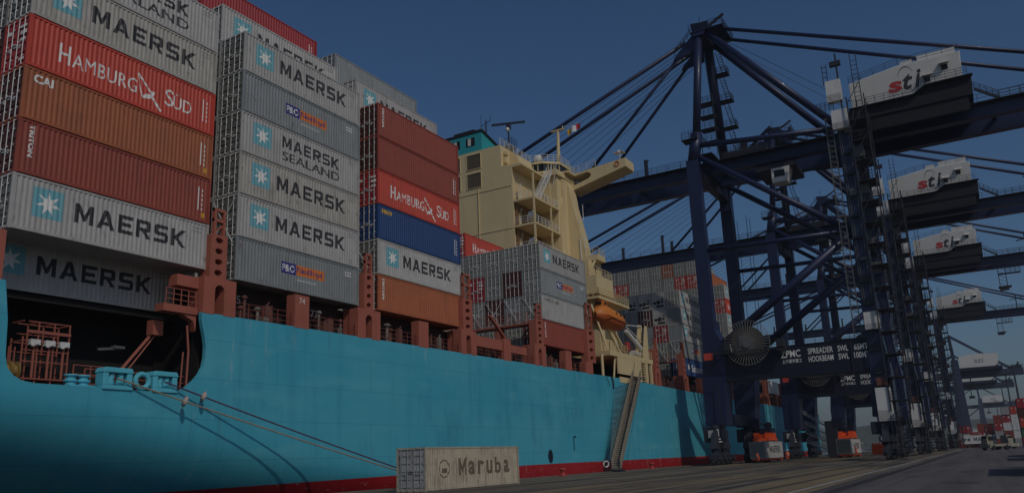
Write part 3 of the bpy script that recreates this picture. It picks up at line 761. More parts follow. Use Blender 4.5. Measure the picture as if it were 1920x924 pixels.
m.box(-44.8, -43.5, 22.4, 25.55, 6.94, 7.0); m.box(-43.58, -43.5, 23.1, 25.5, 9.42, 9.58)
for y in (22.3, 22.6): m.bar((-43.6, y, 6.4), (-43.6, y, 8.6), .06)
plat = sp(m, 'valve_platform', ptm)
for y in (23.55, 24.35, 25.15):
    b = MB(); b.tube([(-43.55, y, 7.0), (-43.55, y, 8.75)], .07, 8); o = b.build('valve_stem', ptm, plat)
    b = MB(); b.box(-43.75, -43.4, y - .26, y + .26, 8.78, 9.08); b.tube([(-43.42, y - .12, 8.7), (-43.42, y - .12, 8.8)], .1, 8); b.box(-43.42, -43.36, y + .05, y + .18, 8.82, 8.92); b.build('valve_motor', PALE, plat)
m = MB()
for y in (21.5, 21.9, 22.3): m.lathe([(.5, y), (.5, y + .06), (.3, y + .08), (.3, y + .3), (.5, y + .32), (.5, y + .36)], (-43.4, 0, 7.3), 16, 'y')
m.box(-44, -42.8, 21.2, 22.8, 6.36, 6.8)
sp(m, 'mooring_winch', paint('winch drum paint', (0.30, 0.20, 0.06), .6, .5, .3, 2))
m = MB()
m.bar((-43.9, 28.7, 6.4), (-43.9, 28.7, 7.9), .28); m.bar((-43.9, 28.5, 7.4), (-43.0, 30.4, 10.4), .16); m.bar((-43.8, 28.9, 7.4), (-42.9, 30.6, 10.4), .08); m.box(-43.3, -42.7, 30.0, 30.7, 10.0, 10.9)
m.bar((-43.9, 27.9, 7.2), (-43.9, 28.5, 6.5), .06)
dv = sp(m, 'deck_davit', DECKRED)
b = MB(); b.bar((-43.8, 27.3, 8.95), (-43.8, 28.8, 9.15), .14); b.box(-43.95, -43.65, 28.2, 28.9, 9.1, 9.25); b.build('davit_arm', STEELM, dv)
m = MB(); m.rail([(-42.6, 25.9, 6.36), (-42.6, 32.4, 6.36)], 1.25, 1.1, .03); m.rail([(-43.2, 25.6, 6.36), (-43.2, 28.6, 6.36)], 1.5, 1.0, .03)
m.tube([(-41.6, 31.7, 6.4), (-41.6, 31.75, 9.0), (-41.6, 31.55, 10.6)], .07, 6); m.tube([(-41.9, 31.5, 6.4), (-41.9, 31.6, 9.0)], .05, 6)
sp(m, 'mooring_railing', ptm)
m = MB(); m.box(-42.2, -41.4, 29.7, 32.1, 11.3, 11.75); m.rail([(-41.5, 29.9, 11.75), (-41.5, 32.0, 11.75)], 1.0, .6, .025); m.prism([(31.0, 11.3), (32.1, 11.3), (32.1, 10.3), (31.9, 10.9)], 'x', -42.0, -41.5)
m.box(-42.3, -41.5, 30.6, 32.2, 13.0, 13.7)
sp(m, 'access_platform', DECKRED)
m = MB(); m.box(-42.2, -41.05, 18.2, 20.32, 11.45, 14.0); sp(m, 'container_post', DECKRED)

# ------------------------------------------------------------------ containers on the ship
X0 = -42.67                     # centre line of the outer row; rows go inboard (-x)
ROW = 2.52
TN = ['bottom', 'second', 'third', 'fourth', 'fifth', 'sixth', 'seventh', 'eighth', 'ninth']
RN = ['outer', 'second', 'third', 'fourth', 'fifth', 'sixth', 'seventh', 'eighth', 'ninth', 'tenth', 'eleventh']
def stack(bay, y, z0, pitch, row, t, mat, look, side=None, where='', **k):
    lab = f"{look}, {TN[t]} tier, {RN[row]} row, {bay}"
    return container(lab, (X0 - ROW * row, y, z0 + pitch * t), mat, side, hs=pitch - .035, **k)
B1, B2, B3, B4 = 'stack nearest the stern', 'second stack from stern', 'third stack from stern', 'stack below the cream deckhouse'
STAR = 'grey container with white star'
# stern stack
for t, (mat, look, side, dm) in enumerate([(LGREY, STAR, 'maersk', DGREY), (BROWN, 'red brown container, white vertical lettering', 'triton', MAROON), (ORANGE, 'plain orange brown container', 'cai', MAROON), (RED, 'bright red container with white flag', 'hamburg', DRED),
        (RGREY, 'rust streaked grey container', 'maersk', DGREY), (LGREY, 'grey container with two lettering lines', 'sealand', DGREY)]):
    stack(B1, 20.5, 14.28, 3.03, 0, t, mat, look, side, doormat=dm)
container('shaded grey container with white star inside the stern opening', (X0 - ROW, 20.1, 11.68), LGREY, 'maersk', hs=2.9, group='containers stacked on the ship', doormat=DGREY)
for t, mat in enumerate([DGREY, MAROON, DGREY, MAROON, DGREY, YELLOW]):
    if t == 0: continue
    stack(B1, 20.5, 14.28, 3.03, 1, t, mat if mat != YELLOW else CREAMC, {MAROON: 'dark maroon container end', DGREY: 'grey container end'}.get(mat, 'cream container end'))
# second stack
for t, (mat, look, side, dm) in enumerate([(SGREY, 'dark grey container, blue orange sign', 'pando', DGREY), (LGREY, STAR, 'maersk', DGREY), (RGREY, 'rust streaked grey container', 'maersk', DGREY), (LGREY, 'grey container with two lettering lines', 'sealand', DGREY),
        (SGREY, 'dark grey container, blue orange sign', 'pando', DGREY), (GREY, STAR, 'maersk', DGREY)]):
    stack(B2, 34.9, 14.08, 3.03, 0, t, mat, look, side, doormat=dm)
for t in range(7):
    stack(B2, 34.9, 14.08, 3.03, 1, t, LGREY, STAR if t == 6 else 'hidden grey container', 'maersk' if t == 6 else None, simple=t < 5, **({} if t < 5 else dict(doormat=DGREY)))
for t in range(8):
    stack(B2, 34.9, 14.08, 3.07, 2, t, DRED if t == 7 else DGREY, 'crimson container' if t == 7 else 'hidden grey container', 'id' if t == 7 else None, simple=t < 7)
# third stack
for t, (mat, look, side, dm) in enumerate([(ORANGE, 'orange brown container', 'triton2', MAROON), (LGREY, STAR, 'maersk', DGREY), (BLUE, 'dark blue container', 'seaco', BLUE), (RED, 'bright red container with white flag', 'hamburg', DRED),
        (BROWN, 'plain red brown container', 'id', MAROON), (BROWN, 'red brown container, white vertical lettering', 'triton2', MAROON)]):
    stack(B3, 49.4, 14.1, 3.045, 0, t, mat, look, side, doormat=dm)
for t in range(7):
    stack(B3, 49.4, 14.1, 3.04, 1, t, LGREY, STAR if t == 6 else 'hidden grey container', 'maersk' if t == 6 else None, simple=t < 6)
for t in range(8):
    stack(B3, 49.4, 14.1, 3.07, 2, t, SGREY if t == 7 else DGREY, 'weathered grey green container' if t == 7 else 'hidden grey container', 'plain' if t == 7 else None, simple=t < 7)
# stack aft of the deckhouse
GR, SG, MR = 'grey container end', 'slate grey container end', 'maroon container end'
for row in range(5):
    for t in range(4 if row < 4 else 5):
        if row == 0:
            mat, look, side, dm = [(BROWN, 'red brown container, white vertical lettering', 'triton2', MAROON), (GREY, 'plain grey container, small black lettering', 'line', LDOOR), (SGREY, 'dark grey container, blue orange sign', 'pando', LDOOR), (GREY, STAR, 'maersk', LDOOR)][t]
        else:
            mat = {(1, 2): MAROON, (3, 2): DRED, (2, 1): MAROON, (4, 4): RED, (1, 1): SGREY, (4, 1): DRED}.get((row, t), LDOOR); dm = mat; side = 'hamburg' if (row, t) == (4, 4) else None
            look = {LDOOR: GR, SGREY: SG, MAROON: MR, DRED: 'crimson container end', RED: 'bright red container, white flag'}[mat]
        stack(B4, 77.65, 14.15, 2.96, row, t, mat, look, side, doormat=dm)
# stacks ahead of the deckhouse
SA, SB, SC = 'stack ahead of the lifeboat', 'tall stack behind crane leg', 'low stack beyond crane legs'
for row in range(5):
    for t in range(5):
        mat, look, end = {(0, 0): (BLUE, 'blue container with white script', 'door'), (0, 1): (SGREY, 'dark grey container, blue orange sign', 'door'), (0, 2): (LGREY, STAR, 'plain'), (0, 3): (LGREY, STAR, 'plain'), (0, 4): (LGREY, STAR, 'door'),
            (1, 2): (DRED, 'crimson container end', 'door'), (1, 3): (LGREY, 'white refrigerated container end', 'reefer'), (1, 4): (LGREY, 'white refrigerated container end', 'reefer'), (2, 4): (LGREY, 'white refrigerated container end', 'reefer'),
            (3, 4): (LGREY, 'white refrigerated container end', 'reefer'), (2, 3): (MAROON, MR, 'door'), (2, 2): (SGREY, SG, 'plain'), (3, 3): (SGREY, SG, 'plain'), (3, 2): (SGREY, SG, 'plain')}.get((row, t), (LDOOR, GR, 'door'))
        side = ['blue_star', 'pando', 'maersk', 'maersk', 'maersk'][t] if row == 0 else None
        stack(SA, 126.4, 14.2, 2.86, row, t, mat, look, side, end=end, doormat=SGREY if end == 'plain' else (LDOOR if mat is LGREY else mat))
for t, mat in enumerate([LDOOR, BLUE]):
    stack('low stack between crane legs', 140.4, 14.2, 2.86, 0, t, mat, 'blue container with white script' if t else GR, 'blue_star' if t else None)
for row in range(11):
    tt = 7 if row == 0 else (8 if row == 1 else 9)
    for t in range(0 if row < 2 else 5, tt):
        col = {(0, 0): RED, (0, 5): RED, (1, 7): ORANGE, (2, 7): RED, (3, 7): RED, (4, 8): ORANGE, (8, 7): RED, (9, 7): RED, (0, 1): BLUE}.get((row, t), LDOOR)
        look = {RED: 'red container end', ORANGE: 'orange container end', LDOOR: GR, BLUE: 'blue container end'}[col]
        stack(SB, 154.5, 14.2, 2.86, row, t, (LGREY if row == 0 and col is LDOOR else col), look, {5: 'hamburg', 0: 'hamburg', 6: 'maersk', 4: 'maersk'}.get(t) if row == 0 else None, doormat=col, bars=True)
for row in range(3):
    for t in range(1 if row == 0 else 2):
        stack(SC, 181.2, 14.2, 2.86, row, t, PALE if row == 0 else LDOOR, 'white refrigerated container end' if row == 0 else GR, 'plain' if row == 0 else None, end='reefer' if row == 0 else 'door')
for row in range(3):
    stack('far low stack near the bow', 210, 14.2, 2.86, row, 0, [LDOOR, DRED, BROWN][row], [GR, 'crimson container end', 'red brown container end'][row])

# ------------------------------------------------------------------ deckhouse (parts of the ship)
m = MB(); m.box(-76, -53.0, 92, 104, 11.3, 42.4); m.box(-76, -54.9, 92, 101, 42.4, 45.9); m.box(-76, -62, 92, 101, 45.9, 47.0)
m.box(-54.9, -54.6, 92, 101.0, 42.4, 45.9)
m.box(-53.0, -49.7, 99.6, 104, 11.3, 43.5)
dh = sp(m, 'deckhouse', CREAM)
def dhp(mb, name, mat, smooth=False): return mb.build(name, mat, dh, smooth)
WINB = paint('recessed window brown', (0.10, 0.08, 0.05), .6, .2)
for (x0, x1) in ((-60.4, -58.0), (-63.9, -61.6), (-67.2, -65)):
    for z0, z1 in ((43.2, 45.4), (40.3, 42.5)):
        f = MB()
        for a in ((x0 - .08, x0, z0 - .08, z1 + .08), (x1, x1 + .08, z0 - .08, z1 + .08), (x0, x1, z1, z1 + .08), (x0, x1, z0 - .08, z0)): f.box(a[0], a[1], 91.9, 91.999, a[2], a[3])
        f = dhp(f, 'window', CREAM)
        MB().box(x0, x1, 91.985, 91.997, z0, z1).box((x0 + x1) / 2 - .04, (x0 + x1) / 2 + .04, 91.95, 91.98, z0, z1).build('pane', WINB, f)
m = MB()
m.box(-49.72, -49.5, 92, 92.25, 24, 40.6); m.box(-49.72, -49.5, 97.0, 97.2, 24, 40.6); m.box(-53, -52.86, 92, 92.16, 24, 42.4)
for z in (26.1, 29.8, 33.5, 37.2, 40.6 - 3.4 + .3):
    if z > 37.3: continue
    m.box(-53, -49.45, 92.02, 99.6, z - .28, z)
dhp(m, 'balcony', CREAM)
m = MB()
for z in (26.1, 29.8, 33.5, 37.2): m.rail([(-52.9, 92.15, z), (-49.6, 92.15, z), (-49.6, 99.4, z)], 1.1, 1.1, .03)
m.rail([(-54.7, 92.1, 45.9), (-54.7, 101, 45.9)], 1.1, 1.2, .03); m.rail([(-53, 97, 42.4), (-53, 104, 42.4)], 1.1, 1.2, .03)
dhp(m, 'balcony_railing', WHITE)
m = MB()
for z in (26.1, 29.8, 33.5): m.box(-52.85, -52.6, 92.6, 99.5, z + .02, z + 3.3)
for z in (26.1, 29.8, 33.5): m.box(-52.58, -52.55, 94.2, 95.0, z + .05, z + 2.0)
dhp(m, 'balcony_wall', paint('shaded balcony cream', (0.22, 0.13, 0.06), .6, .25))  # cream wall coloured brown to carry the shade of the overhang
for z in (30.6, 34.2, 37.8 - 3.4):
    m = MB(); m.lathe([(.1, -.5), (.42, -.4), (.42, .4), (.1, .5)], (-50.4, 92.9, z + .5), 10, 'x')
    dhp(m, 'life_raft', PALE, True)
# aft-facing wing bracket tower with a sloping edge
m = MB(); m.prism([(-49.7, 20), (-46.0, 20), (-46.6, 28.5), (-47.6, 34), (-48.6, 38.2), (-49.0, 41.2), (-49.7, 42.6)], 'y', 102.2, 104.4)
m.prism([(99.4, 20), (104.4, 20), (104.4, 42.6), (101.8, 42.6), (100.4, 38), (99.7, 33)], 'x', -49.9, -49.4)
dhp(m, 'wing_bracket', CREAM)
# bridge: window band, roof, wing
m = MB(); m.box(-62, -49.3, 99, 104.8, 42.4, 43.0); m.prism([(-57.5, 99.6), (-54, 98.4), (-51.5, 98.9), (-49.4, 101), (-49.4, 104.8), (-57.5, 104.8)], 'z', 43.0, 43.3)
m.prism([(-57.5, 100), (-54, 98.9), (-51.8, 99.4), (-49.8, 101.3), (-49.8, 104.8), (-57.5, 104.8)], 'z', 44.75, 45.1)
dhp(m, 'wheelhouse', CREAM)
m = MB(); m.prism([(-57.3, 100.2), (-54, 99.1), (-51.9, 99.6), (-50, 101.4), (-50, 104.6), (-57.3, 104.6)], 'z', 43.3, 44.75)
wb = dhp(m, 'window_band', WINGREY)
m = MB()
for a, b in (((-57.3, 100.2), (-54, 99.1)), ((-54, 99.1), (-51.9, 99.6)), ((-51.9, 99.6), (-50, 101.4))):
    for i in range(4):
        x, y = a[0] + (b[0] - a[0]) * i / 3, a[1] + (b[1] - a[1]) * i / 3; m.box(x - .06, x + .06, y - .06, y + .06, 43.3, 44.75)
m.build('mullion', CREAM, wb)
m = MB(); m.rail([(-57.3, 100, 45.1), (-54, 99, 45.1), (-51.9, 99.5, 45.1), (-49.9, 101.3, 45.1), (-49.9, 104.7, 45.1)], 1.1, 1, .03); dhp(m, 'wheelhouse_railing', PALE)
m = MB(); m.box(-50.3, -48.6, 101.5, 104.6, 43.3, 43.6); m.rail([(-48.7, 101.5, 43.6), (-48.7, 104.5, 43.6)], 1.0, 1, .03); dhp(m, 'side_platform', CREAM)
# wing: aft plate with a slot, box underneath
m = MB()
arm = [(-49.4, 41.05), (-40.4, 43.1), (-40.4, 44.4), (-46.1, 43.95), (-46.6, 43.6), (-46.05, 43.25), (-46.0, 42.9), (-46.4, 42.5), (-49.4, 41.75)]
m.prism(arm, 'y', 103.8, 104.2); m.prism(arm, 'y', 106.8, 107.1)
m.prism([(-49.4, 43.25), (-46.6, 43.57), (-46.1, 43.94), (-49.4, 43.6)], 'y', 103.8, 104.2)
m.prism([(-49.4, 41.08), (-40.38, 43.08), (-40.38, 43.3), (-49.4, 41.35)], 'y', 104.2, 106.8)
m.prism([(-49.4, 43.25), (-46.1, 43.62), (-40.4, 44.15), (-40.4, 44.3), (-46.1, 43.8), (-49.4, 43.45)], 'y', 104.2, 106.8)
m.box(-40.6, -40.37, 104.2, 107, 43.2, 44.42); m.box(-49.5, -49.2, 104, 107, 41, 43)
wing = dhp(m, 'bridge_wing', CREAM)
m = MB(); m.rail([(-49.4, 103.9, 43.6), (-45.2, 103.9, 44.02)], 1.2, 1.3, .03); m.rail([(-49.4, 106.9, 43.45), (-45.2, 106.9, 44.0)], 1.2, 1.3, .03)
m.build('wing_railing', PALE, wing)
MB().bar((-41.2, 103.9, 44.3), (-41.2, 103.9, 45.8), .08).box(-42.2, -40.7, 103.8, 104.9, 45.5, 45.56).build('light_frame', PALE, wing)
m = MB(); m.lathe([(.05, 46.05), (.26, 46.15), (.3, 46.35), (.22, 46.55), (.05, 46.62)], (-41.4, 104, -.8), 10); m.tube([(-41.4, 104, 44.3), (-41.4, 104, 45.4)], .05, 6); m.build('wing_light', PALE, wing, True)
m = MB()
for i in range(12):
    a, b = 2 * math.pi * i / 12, 2 * math.pi * (i + 1) / 12
    m.bar((-41.7 + .36 * math.cos(a), 103.72, 43.75 + .36 * math.sin(a)), (-41.7 + .36 * math.cos(b), 103.72, 43.75 + .36 * math.sin(b)), .1)
m.build('life_ring', LIFEO, wing)
# side stair
m = MB()
for dx in (0, .8):
    m.bar((-50.6 + dx, 98.6, 40.6), (-49.4 + dx, 97.6, 43.5), .12); m.bar((-51.2 + dx, 95.0, 37.3), (-50.2 + dx, 97.6, 42.2), .10)
for i in range(9):
    z = 37.5 + i * .5; m.box(-51.2 + i * .11, -50.4 + i * .11, 95.0 + i * .28, 95.2 + i * .28, z, z + .05)
m.rail([(-51.2, 95, 37.3), (-50.2, 97.6, 42.2)], 1, .9, .025); m.rail([(-50.4, 95, 37.3), (-49.4, 97.6, 42.2)], 1, .9, .025)
dhp(m, 'outside_stair', PALE)
m = MB(); m.prism([(-54.9, 42.1), (-51.2, 42.1), (-51.2, 42.4), (-54.9, 42.7)], 'y', 92.02, 99.0); m.prism([(-54.6, 42.7), (-52.6, 42.7), (-53.4, 45.0), (-54.6, 45.9)], 'y', 94.4, 98.6); dhp(m, 'eave', CREAM)
for y, z, w, h in ((92.7, 44.6, .9, .5), (92.6, 43.3, .9, .9), (95.0, 43.9, .5, .9), (96.4, 44.6, .6, .5)): dhp(MB().box(-54.58, -54.2, y, y + w, z, z + h).box(-54.2, -54.15, y + .1, y + w - .1, z + .1, z + h - .1), 'wall_box', CREAM)
for z in (26.12, 29.82, 33.52, 37.22):
    for y in (92.9, 96.2): dhp(MB().box(-52.54, -52.5, y, y + .8, z, z + 2.0).box(-52.5, -52.46, y + .2, y + .6, z + 1.2, z + 1.7), 'balcony_door', CREAM)
    dhp(MB().tube([(-49.9, 97.6, z), (-49.9, 97.6, z + 3.3)], .06, 6), 'balcony_pipe', PALE)
for z in (38.2, 34.6, 30.9, 27.2): dhp(MB().box(-52.98, -52.6, 93.2, 94.0, z - .2, z + .6).bar((-52.8, 93.6, z + .6), (-52.4, 93.6, z + 1.8), .1), 'wall_lamp', PALE)
for x in (-58.5, -63): dhp(MB().tube([(x, 91.9, 15), (x, 91.9, 40)], .07, 6), 'drain_pipe', CREAM)
dhp(MB().box(-70, -53.02, 91.93, 91.998, 39.4, 39.52).box(-70, -53.02, 91.93, 91.998, 33.2, 33.3), 'plate_seam', CREAM)
for y in (100.8, 102.6): dhp(MB().box(-49.7, -49.35, y, y + .7, 22, 42.2), 'stiffener', CREAM)
m = MB()
for y, z in ((103.0, 26.5), (103.4, 31), (103.2, 35.5)): m.bar((-46.9, 102.1, z), (-46.9, 102.1, z + 2.5), .08)
m.bar((-47.6, 102.1, 24), (-47.6, 102.1, 33), .12); dhp(m, 'cable_pipe', PALE)
m = MB(); m.lathe([(.25, 45.1), (.25, 45.6), (.62, 45.8), (.72, 46.3), (.55, 46.8), (.1, 47.0)], (-53.4, 101.2, 0), 14); dhp(m, 'satellite_dome', PALE, True)
m = MB(); m.tube([(-50.4, 102, 45.1), (-50.2, 102, 50.6)], .32, 10, .2); m.box(-51.3, -49.2, 101.8, 102.2, 50.4, 50.6); m.bar((-50.2, 102, 50.5), (-47, 102, 50.9), .05); m.tube([(-49.4, 102, 50.6), (-49.4, 102, 51.1)], .07, 6)
dhp(m, 'signal_mast', CREAM)
m = MB(); m.tube([(-60.6, 98, 46.5), (-60.6, 98, 53.4)], .16, 8, .1); m.bar((-61.6, 98, 52.6), (-59.8, 98, 53.2), .07); m.bar((-61.5, 98, 52), (-61.5, 98, 54.6), .05); m.bar((-59.9, 98, 53), (-59.7, 98, 54.0), .05); m.bar((-60.9, 98, 49), (-60.9, 98, 52.5), .04)
dhp(m, 'antenna_mast', STEELD)
m = MB(); m.tube([(-56.6, 98, 45.9), (-56.6, 98, 47.2)], .25, 8); m.lathe([(.3, 47.1), (.95, 47.5), (1.0, 47.9), (.2, 47.95)], (-56.6, 98, 0), 14); m.tube([(-56.6, 98, 47.9), (-56.6, 98, 50.9)], .13, 8)
m.rail([(-57.5, 97.3, 47.9), (-55.7, 97.3, 47.9), (-55.7, 98.8, 47.9)], 1.2, .7, .03)
rm = dhp(m, 'radar_mast', STEELD)
m = MB(); m.bar((-59.2, 97.4, 52.0), (-54.0, 98.6, 51.7), .22, .3); m.box(-56.9, -56.3, 97.8, 98.3, 50.9, 51.6); m.build('radar_scanner', STEELD, rm)
m = MB(); m.lathe([(.1, 50.4), (.3, 50.6), (.3, 50.9), (.1, 51.1)], (-56.6, 97.7, 0), 10); m.build('radar_housing', PALE, rm, True)
# funnel: teal casing with openings, sooty sloping cap
m = MB(); m.prism([(-76, 45.9), (-57.8, 45.9), (-57.8, 48.8), (-76, 49.6)], 'y', 92.1, 92.5); m.prism([(92.5, 45.9), (99, 45.9), (99, 47.2), (92.5, 48.8)], 'x', -58.2, -57.8); m.box(-76, -75.6, 92.5, 99, 45.9, 49)
fu = sp(m, 'funnel', TEAL)
m = MB(); m.prism([(92.0, 48.8), (99.2, 47.2), (99.2, 47.45), (92.0, 49.15)], 'x', -76.1, -57.6); m.box(-63, -59.4, 92.6, 95, 49.0, 49.7); m.box(-68, -66, 92.6, 95, 49.0, 49.5); m.build('funnel_cap', SOOT, fu)
for x0, x1 in ((-60.5, -59.0), (-63, -61.6), (-66.5, -64.8), (-69.5, -68)):
    vo = MB().box(x0, x1, 92.06, 92.1, 46.9, 48.2).build('vent_opening', HOLD, fu)
    MB().box(x0 + .35, x0 + .85, 92.02, 92.055, 47.0, 48.1).build('vent_pipe', PALE, vo)
m = MB(); m.bar((-57.7, 97.2, 46.2), (-57.7, 97.0, 47.2), .3, .05); m.build('floodlight', PALE, fu)
# lower blocks towards the ship side
m = MB(); m.box(-49.7, -43.0, 96.6, 102.2, 23.4, 25.9); m.box(-49.7, -42.4, 95.6, 106.3, 22.4, 22.75); m.box(-49.7, -46.2, 97, 110, 11.3, 22.4); m.prism([(96.2, 22.3), (98.6, 22.3), (96.9, 15.3), (96.2, 15.3)], 'x', -44.0, -43.4)
lb2 = dhp(m, 'side_block', CREAM)
m = MB(); m.rail([(-49, 96.8, 25.9), (-43.1, 96.8, 25.9), (-43.1, 102, 25.9)], 1.1, 1, .035); m.rail([(-45.5, 95.8, 22.75), (-42.5, 95.8, 22.75), (-42.5, 106.2, 22.75)], 1.15, .75, .04); m.build('block_railing', CREAM, lb2)
m = MB(); m.box(-49.6, -44.4, 97.4, 101.6, 25.9, 28.4); m.bar((-44.5, 97, 25.9), (-43.7, 99.3, 29.4), .3, .2); m.box(-45.6, -43.4, 98.5, 101, 28.4, 29.2); m.rail([(-45.5, 98.6, 29.2), (-43.5, 98.6, 29.2), (-43.5, 101, 29.2)], 1, .7, .03)
m.build('upper_landing', CREAM, lb2)
# boat platform
m = MB(); m.box(-48, HX + .05, 94.8, 110.2, 14.55, 15.2); m.box(HX - .15, HX + .04, 97.3, 104.6, 12.35, 14.54); m.box(HX - .4, HX + .03, 104.6, 105.6, 11.7, 14.54); m.box(HX - .35, HX + .03, 107.2, 108.1, 11.7, 14.54); m.box(HX - .3, HX, 109.4, 109.9, 11.7, 14.54)
m.box(-47.6, -46.2, 95, 110, 11.4, 14.54); m.box(HX - .1, HX + .06, 97.6, 104.4, 11.2, 11.95)
bp = dhp(m, 'boat_platform', CREAM)
m = MB(); m.tube([(HX - .5, 93.4, 11.7), (HX - .5, 93.4, 14.55)], .2, 8); m.tube([(HX - .4, 96.6, 11.7), (HX - .3, 97.1, 14.5)], .13, 8)
for i in range(8): m.bar((HX + .04, 105.7, 11.9 + i * .36), (HX + .04, 107.1, 11.9 + i * .36), .09)
m.build('platform_ladder', CREAM, bp)
m = MB(); m.rail([(-44, 94.95, 15.2), (HX, 94.95, 15.2), (HX, 101, 15.2)], 1.05, 1, .03); m.rail([(HX, 104, 15.2), (HX, 110, 15.2)], 1.05, .9, .035)
m.prism([(106.0, 15.2), (108.8, 15.2), (108.9, 20.2), (107.9, 20.2)], 'x', HX - 1.0, HX - .75); m.prism([(106.6, 15.2), (108.8, 15.2), (108.9, 20.0), (108.2, 20.0)], 'x', HX - .1, HX + .03)
m.build('davit_post', CREAM, bp)
m = MB(); m.bar((-41.8, 96.4, 15.2), (-43.2, 94.8, 21.5), .22); m.bar((-42.8, 98.0, 15.2), (-43.4, 95.2, 21.5), .22); m.bar((-42.0, 101.0, 15.2), (-42.6, 98.4, 18.6), .35, .2); m.bar((-42.0, 103.2, 15.2), (-42.4, 99.6, 18.7), .35, .2); m.box(-44, -42.5, 95.6, 97.2, 15.2, 18.2)
m.build('boat_cradle', CREAM, bp)
m = MB(); m.tube([(-41.9, 103.0, 18.8), (-41.3, 108.6, 15.9)], .28, 10); m.tube([(-41.9, 103.4, 19.6), (-41.6, 108.4, 20.0)], .07, 6); m.tube([(-41.9, 103.2, 19.4), (-41.5, 108.2, 17.5)], .07, 6); m.tube([(-41.8, 104.5, 15.7), (-41.6, 108.2, 15.7)], .45, 10)
m.build('davit_arm', PALE, bp)
MB().box(-41.5, -41.2, 101.4, 102.6, 15.9, 17.0).build('equipment_box', BOLLRED, bp)
# hull opening and rungs seen on the side
m = MB(); m.prism(oval(77.2, 2.05, .55, .72), 'x', HX - .05, HX + .012); m.build('hull_outlet', NAVY2, hull)
m = MB(); m.box(HX, HX + .03, 82.9, 83.05, 2.6, 4.2); m.box(HX, HX + .03, 83.05, 83.6, 4.05, 4.2)
m.build('draught_bracket', NAVY2, hull)

# ------------------------------------------------------------------ things on and beside the ship
lb = thing('lifeboat', 'enclosed orange lifeboat cradled above the cream boat platform', 'lifeboat', (-42.6, 99.2, 20.0))
lb.rotation_euler = (R(-3), 0, 0)
secs = [(-4.45, .12, .25, .25), (-4.2, .62, .75, .62), (-3.5, 1.10, 1.25, .98), (-2.2, 1.42, 1.60, 1.22), (-.4, 1.52, 1.55, 1.30), (1.4, 1.46, 1.40, 1.25), (2.9, 1.15, 1.08, 1.02), (3.9, .66, .70, .68), (4.5, .10, .20, .25)]
for nm, sg, mt in (('canopy', 1, LIFEO), ('hull', -1, paint('lifeboat dark orange', (0.42, 0.095, 0.02), 0.5, 0.35, 0.15, 1, 0.3))):
    m = MB(); n = 11
    for y, rx, up_, dn in secs:
        for j in range(n):
            a = math.pi * j / (n - 1); m.v.append((rx * math.cos(a), y, -.25 + .10 * abs(y) * .4 + sg * (up_ if sg > 0 else dn) * math.sin(a) ** .8))
    for i in range(len(secs) - 1):
        for j in range(n - 1): o = i * n; m.f.append((o + j, o + j + 1, o + n + j + 1, o + n + j))
    o = m.build(nm, mt, lb, True)
m = MB(); m.prism([(-3.3, 1.0), (-3.0, 1.95), (-2.0, 2.0), (-1.7, 1.2)], 'x', -.55, .55); m.build('helm_cabin', LIFEO, lb)
MB().box(-.4, .4, -3.36, -3.28, 1.45, 1.8).build('cabin_window', WINGREY, lb); MB().box(.56, .60, -2.8, -2.2, 1.45, 1.8).build('cabin_window', WINGREY, lb)
for y in (-.8, .6, 1.9): MB().lathe([(.16, 1.40), (.16, 1.46)], (0, y, .45), 10, 'x').build('porthole', WINGREY, lb)
m = MB(); m.tube([(1.47, -3.9, -.3), (1.55, 0, -.42), (1.3, 3.6, -.2)], .07, 6); m.build('fender_strip', paint('dark orange', (.25, .07, .02)), lb)
fl = thing('flag', 'small red white and yellow signal flag flying from the cream mast yard', 'flag', (-47.2, 102, 50.85))
for i, mt in enumerate((paint('flag red', (.5, .03, .04)), WHITE, YELLOW)):
    m = MB(); nx = 6
    for a in range(nx + 1):
        x = .2 + i * -.75 + -.75 * a / nx + .6; m.v += [(x, .18 * math.sin(x * 4), -.05 - .25 * i), (x, .18 * math.sin(x * 4 + .5), -.95 - .28 * i)]
    for a in range(nx): o = 2 * a; m.f.append((o, o + 2, o + 3, o + 1))
    m.build('flag_panel', mt, fl)
# gangway
gb, gt = Vector((-38.75, 89.3, .35)), Vector((-40.3, 101.9, 12.0))
gw = thing('gangway', 'long steep aluminium gangway from the quay up to the ship deck', 'gangway', tuple(gb))
d = gt - gb; side = Vector((1, 0.12, 0)).normalized() * 1.05; upn = side.cross(d).normalized()
if upn.z < 0: upn = -upn
def gp(u, s, h): return d * u + side * (s - .5) + Vector((0, 0, h))
m = MB(); m.bar(gp(0, 0, 0), gp(1, 0, 0), .08, .28); m.bar(gp(0, 1, 0), gp(1, 1, 0), .08, .28); m.build('stringer', ALU, gw)
m = MB(); m.add([gp(0, .02, -.03), gp(1, .02, -.03), gp(1, .98, -.03), gp(0, .98, -.03), gp(0, .02, -.08), gp(1, .02, -.08), gp(1, .98, -.08), gp(0, .98, -.08)], [(0, 1, 2, 3), (7, 6, 5, 4), (0, 4, 5, 1), (3, 2, 6, 7)]); m.build('floor_plate', ALU, gw)
m = MB()
for i in range(46):
    u = (i + .5) / 46; m.bar(gp(u, .04, .0), gp(u, .96, .0), .2, .05)
m.build('step', STEELD, gw)
m = MB()
for s in (0, 1):
    for h in (.55, 1.05): m.bar(gp(0, s, h), gp(1, s, h), .06)
    for i in range(24): u = i / 23; m.bar(gp(u, s, 0), gp(u, s, 1.05), .055)
    for h in (.2, .37, .72, .88): m.bar(gp(0, s, h), gp(1, s, h), .045)
m.build('handrail', ALU, gw)
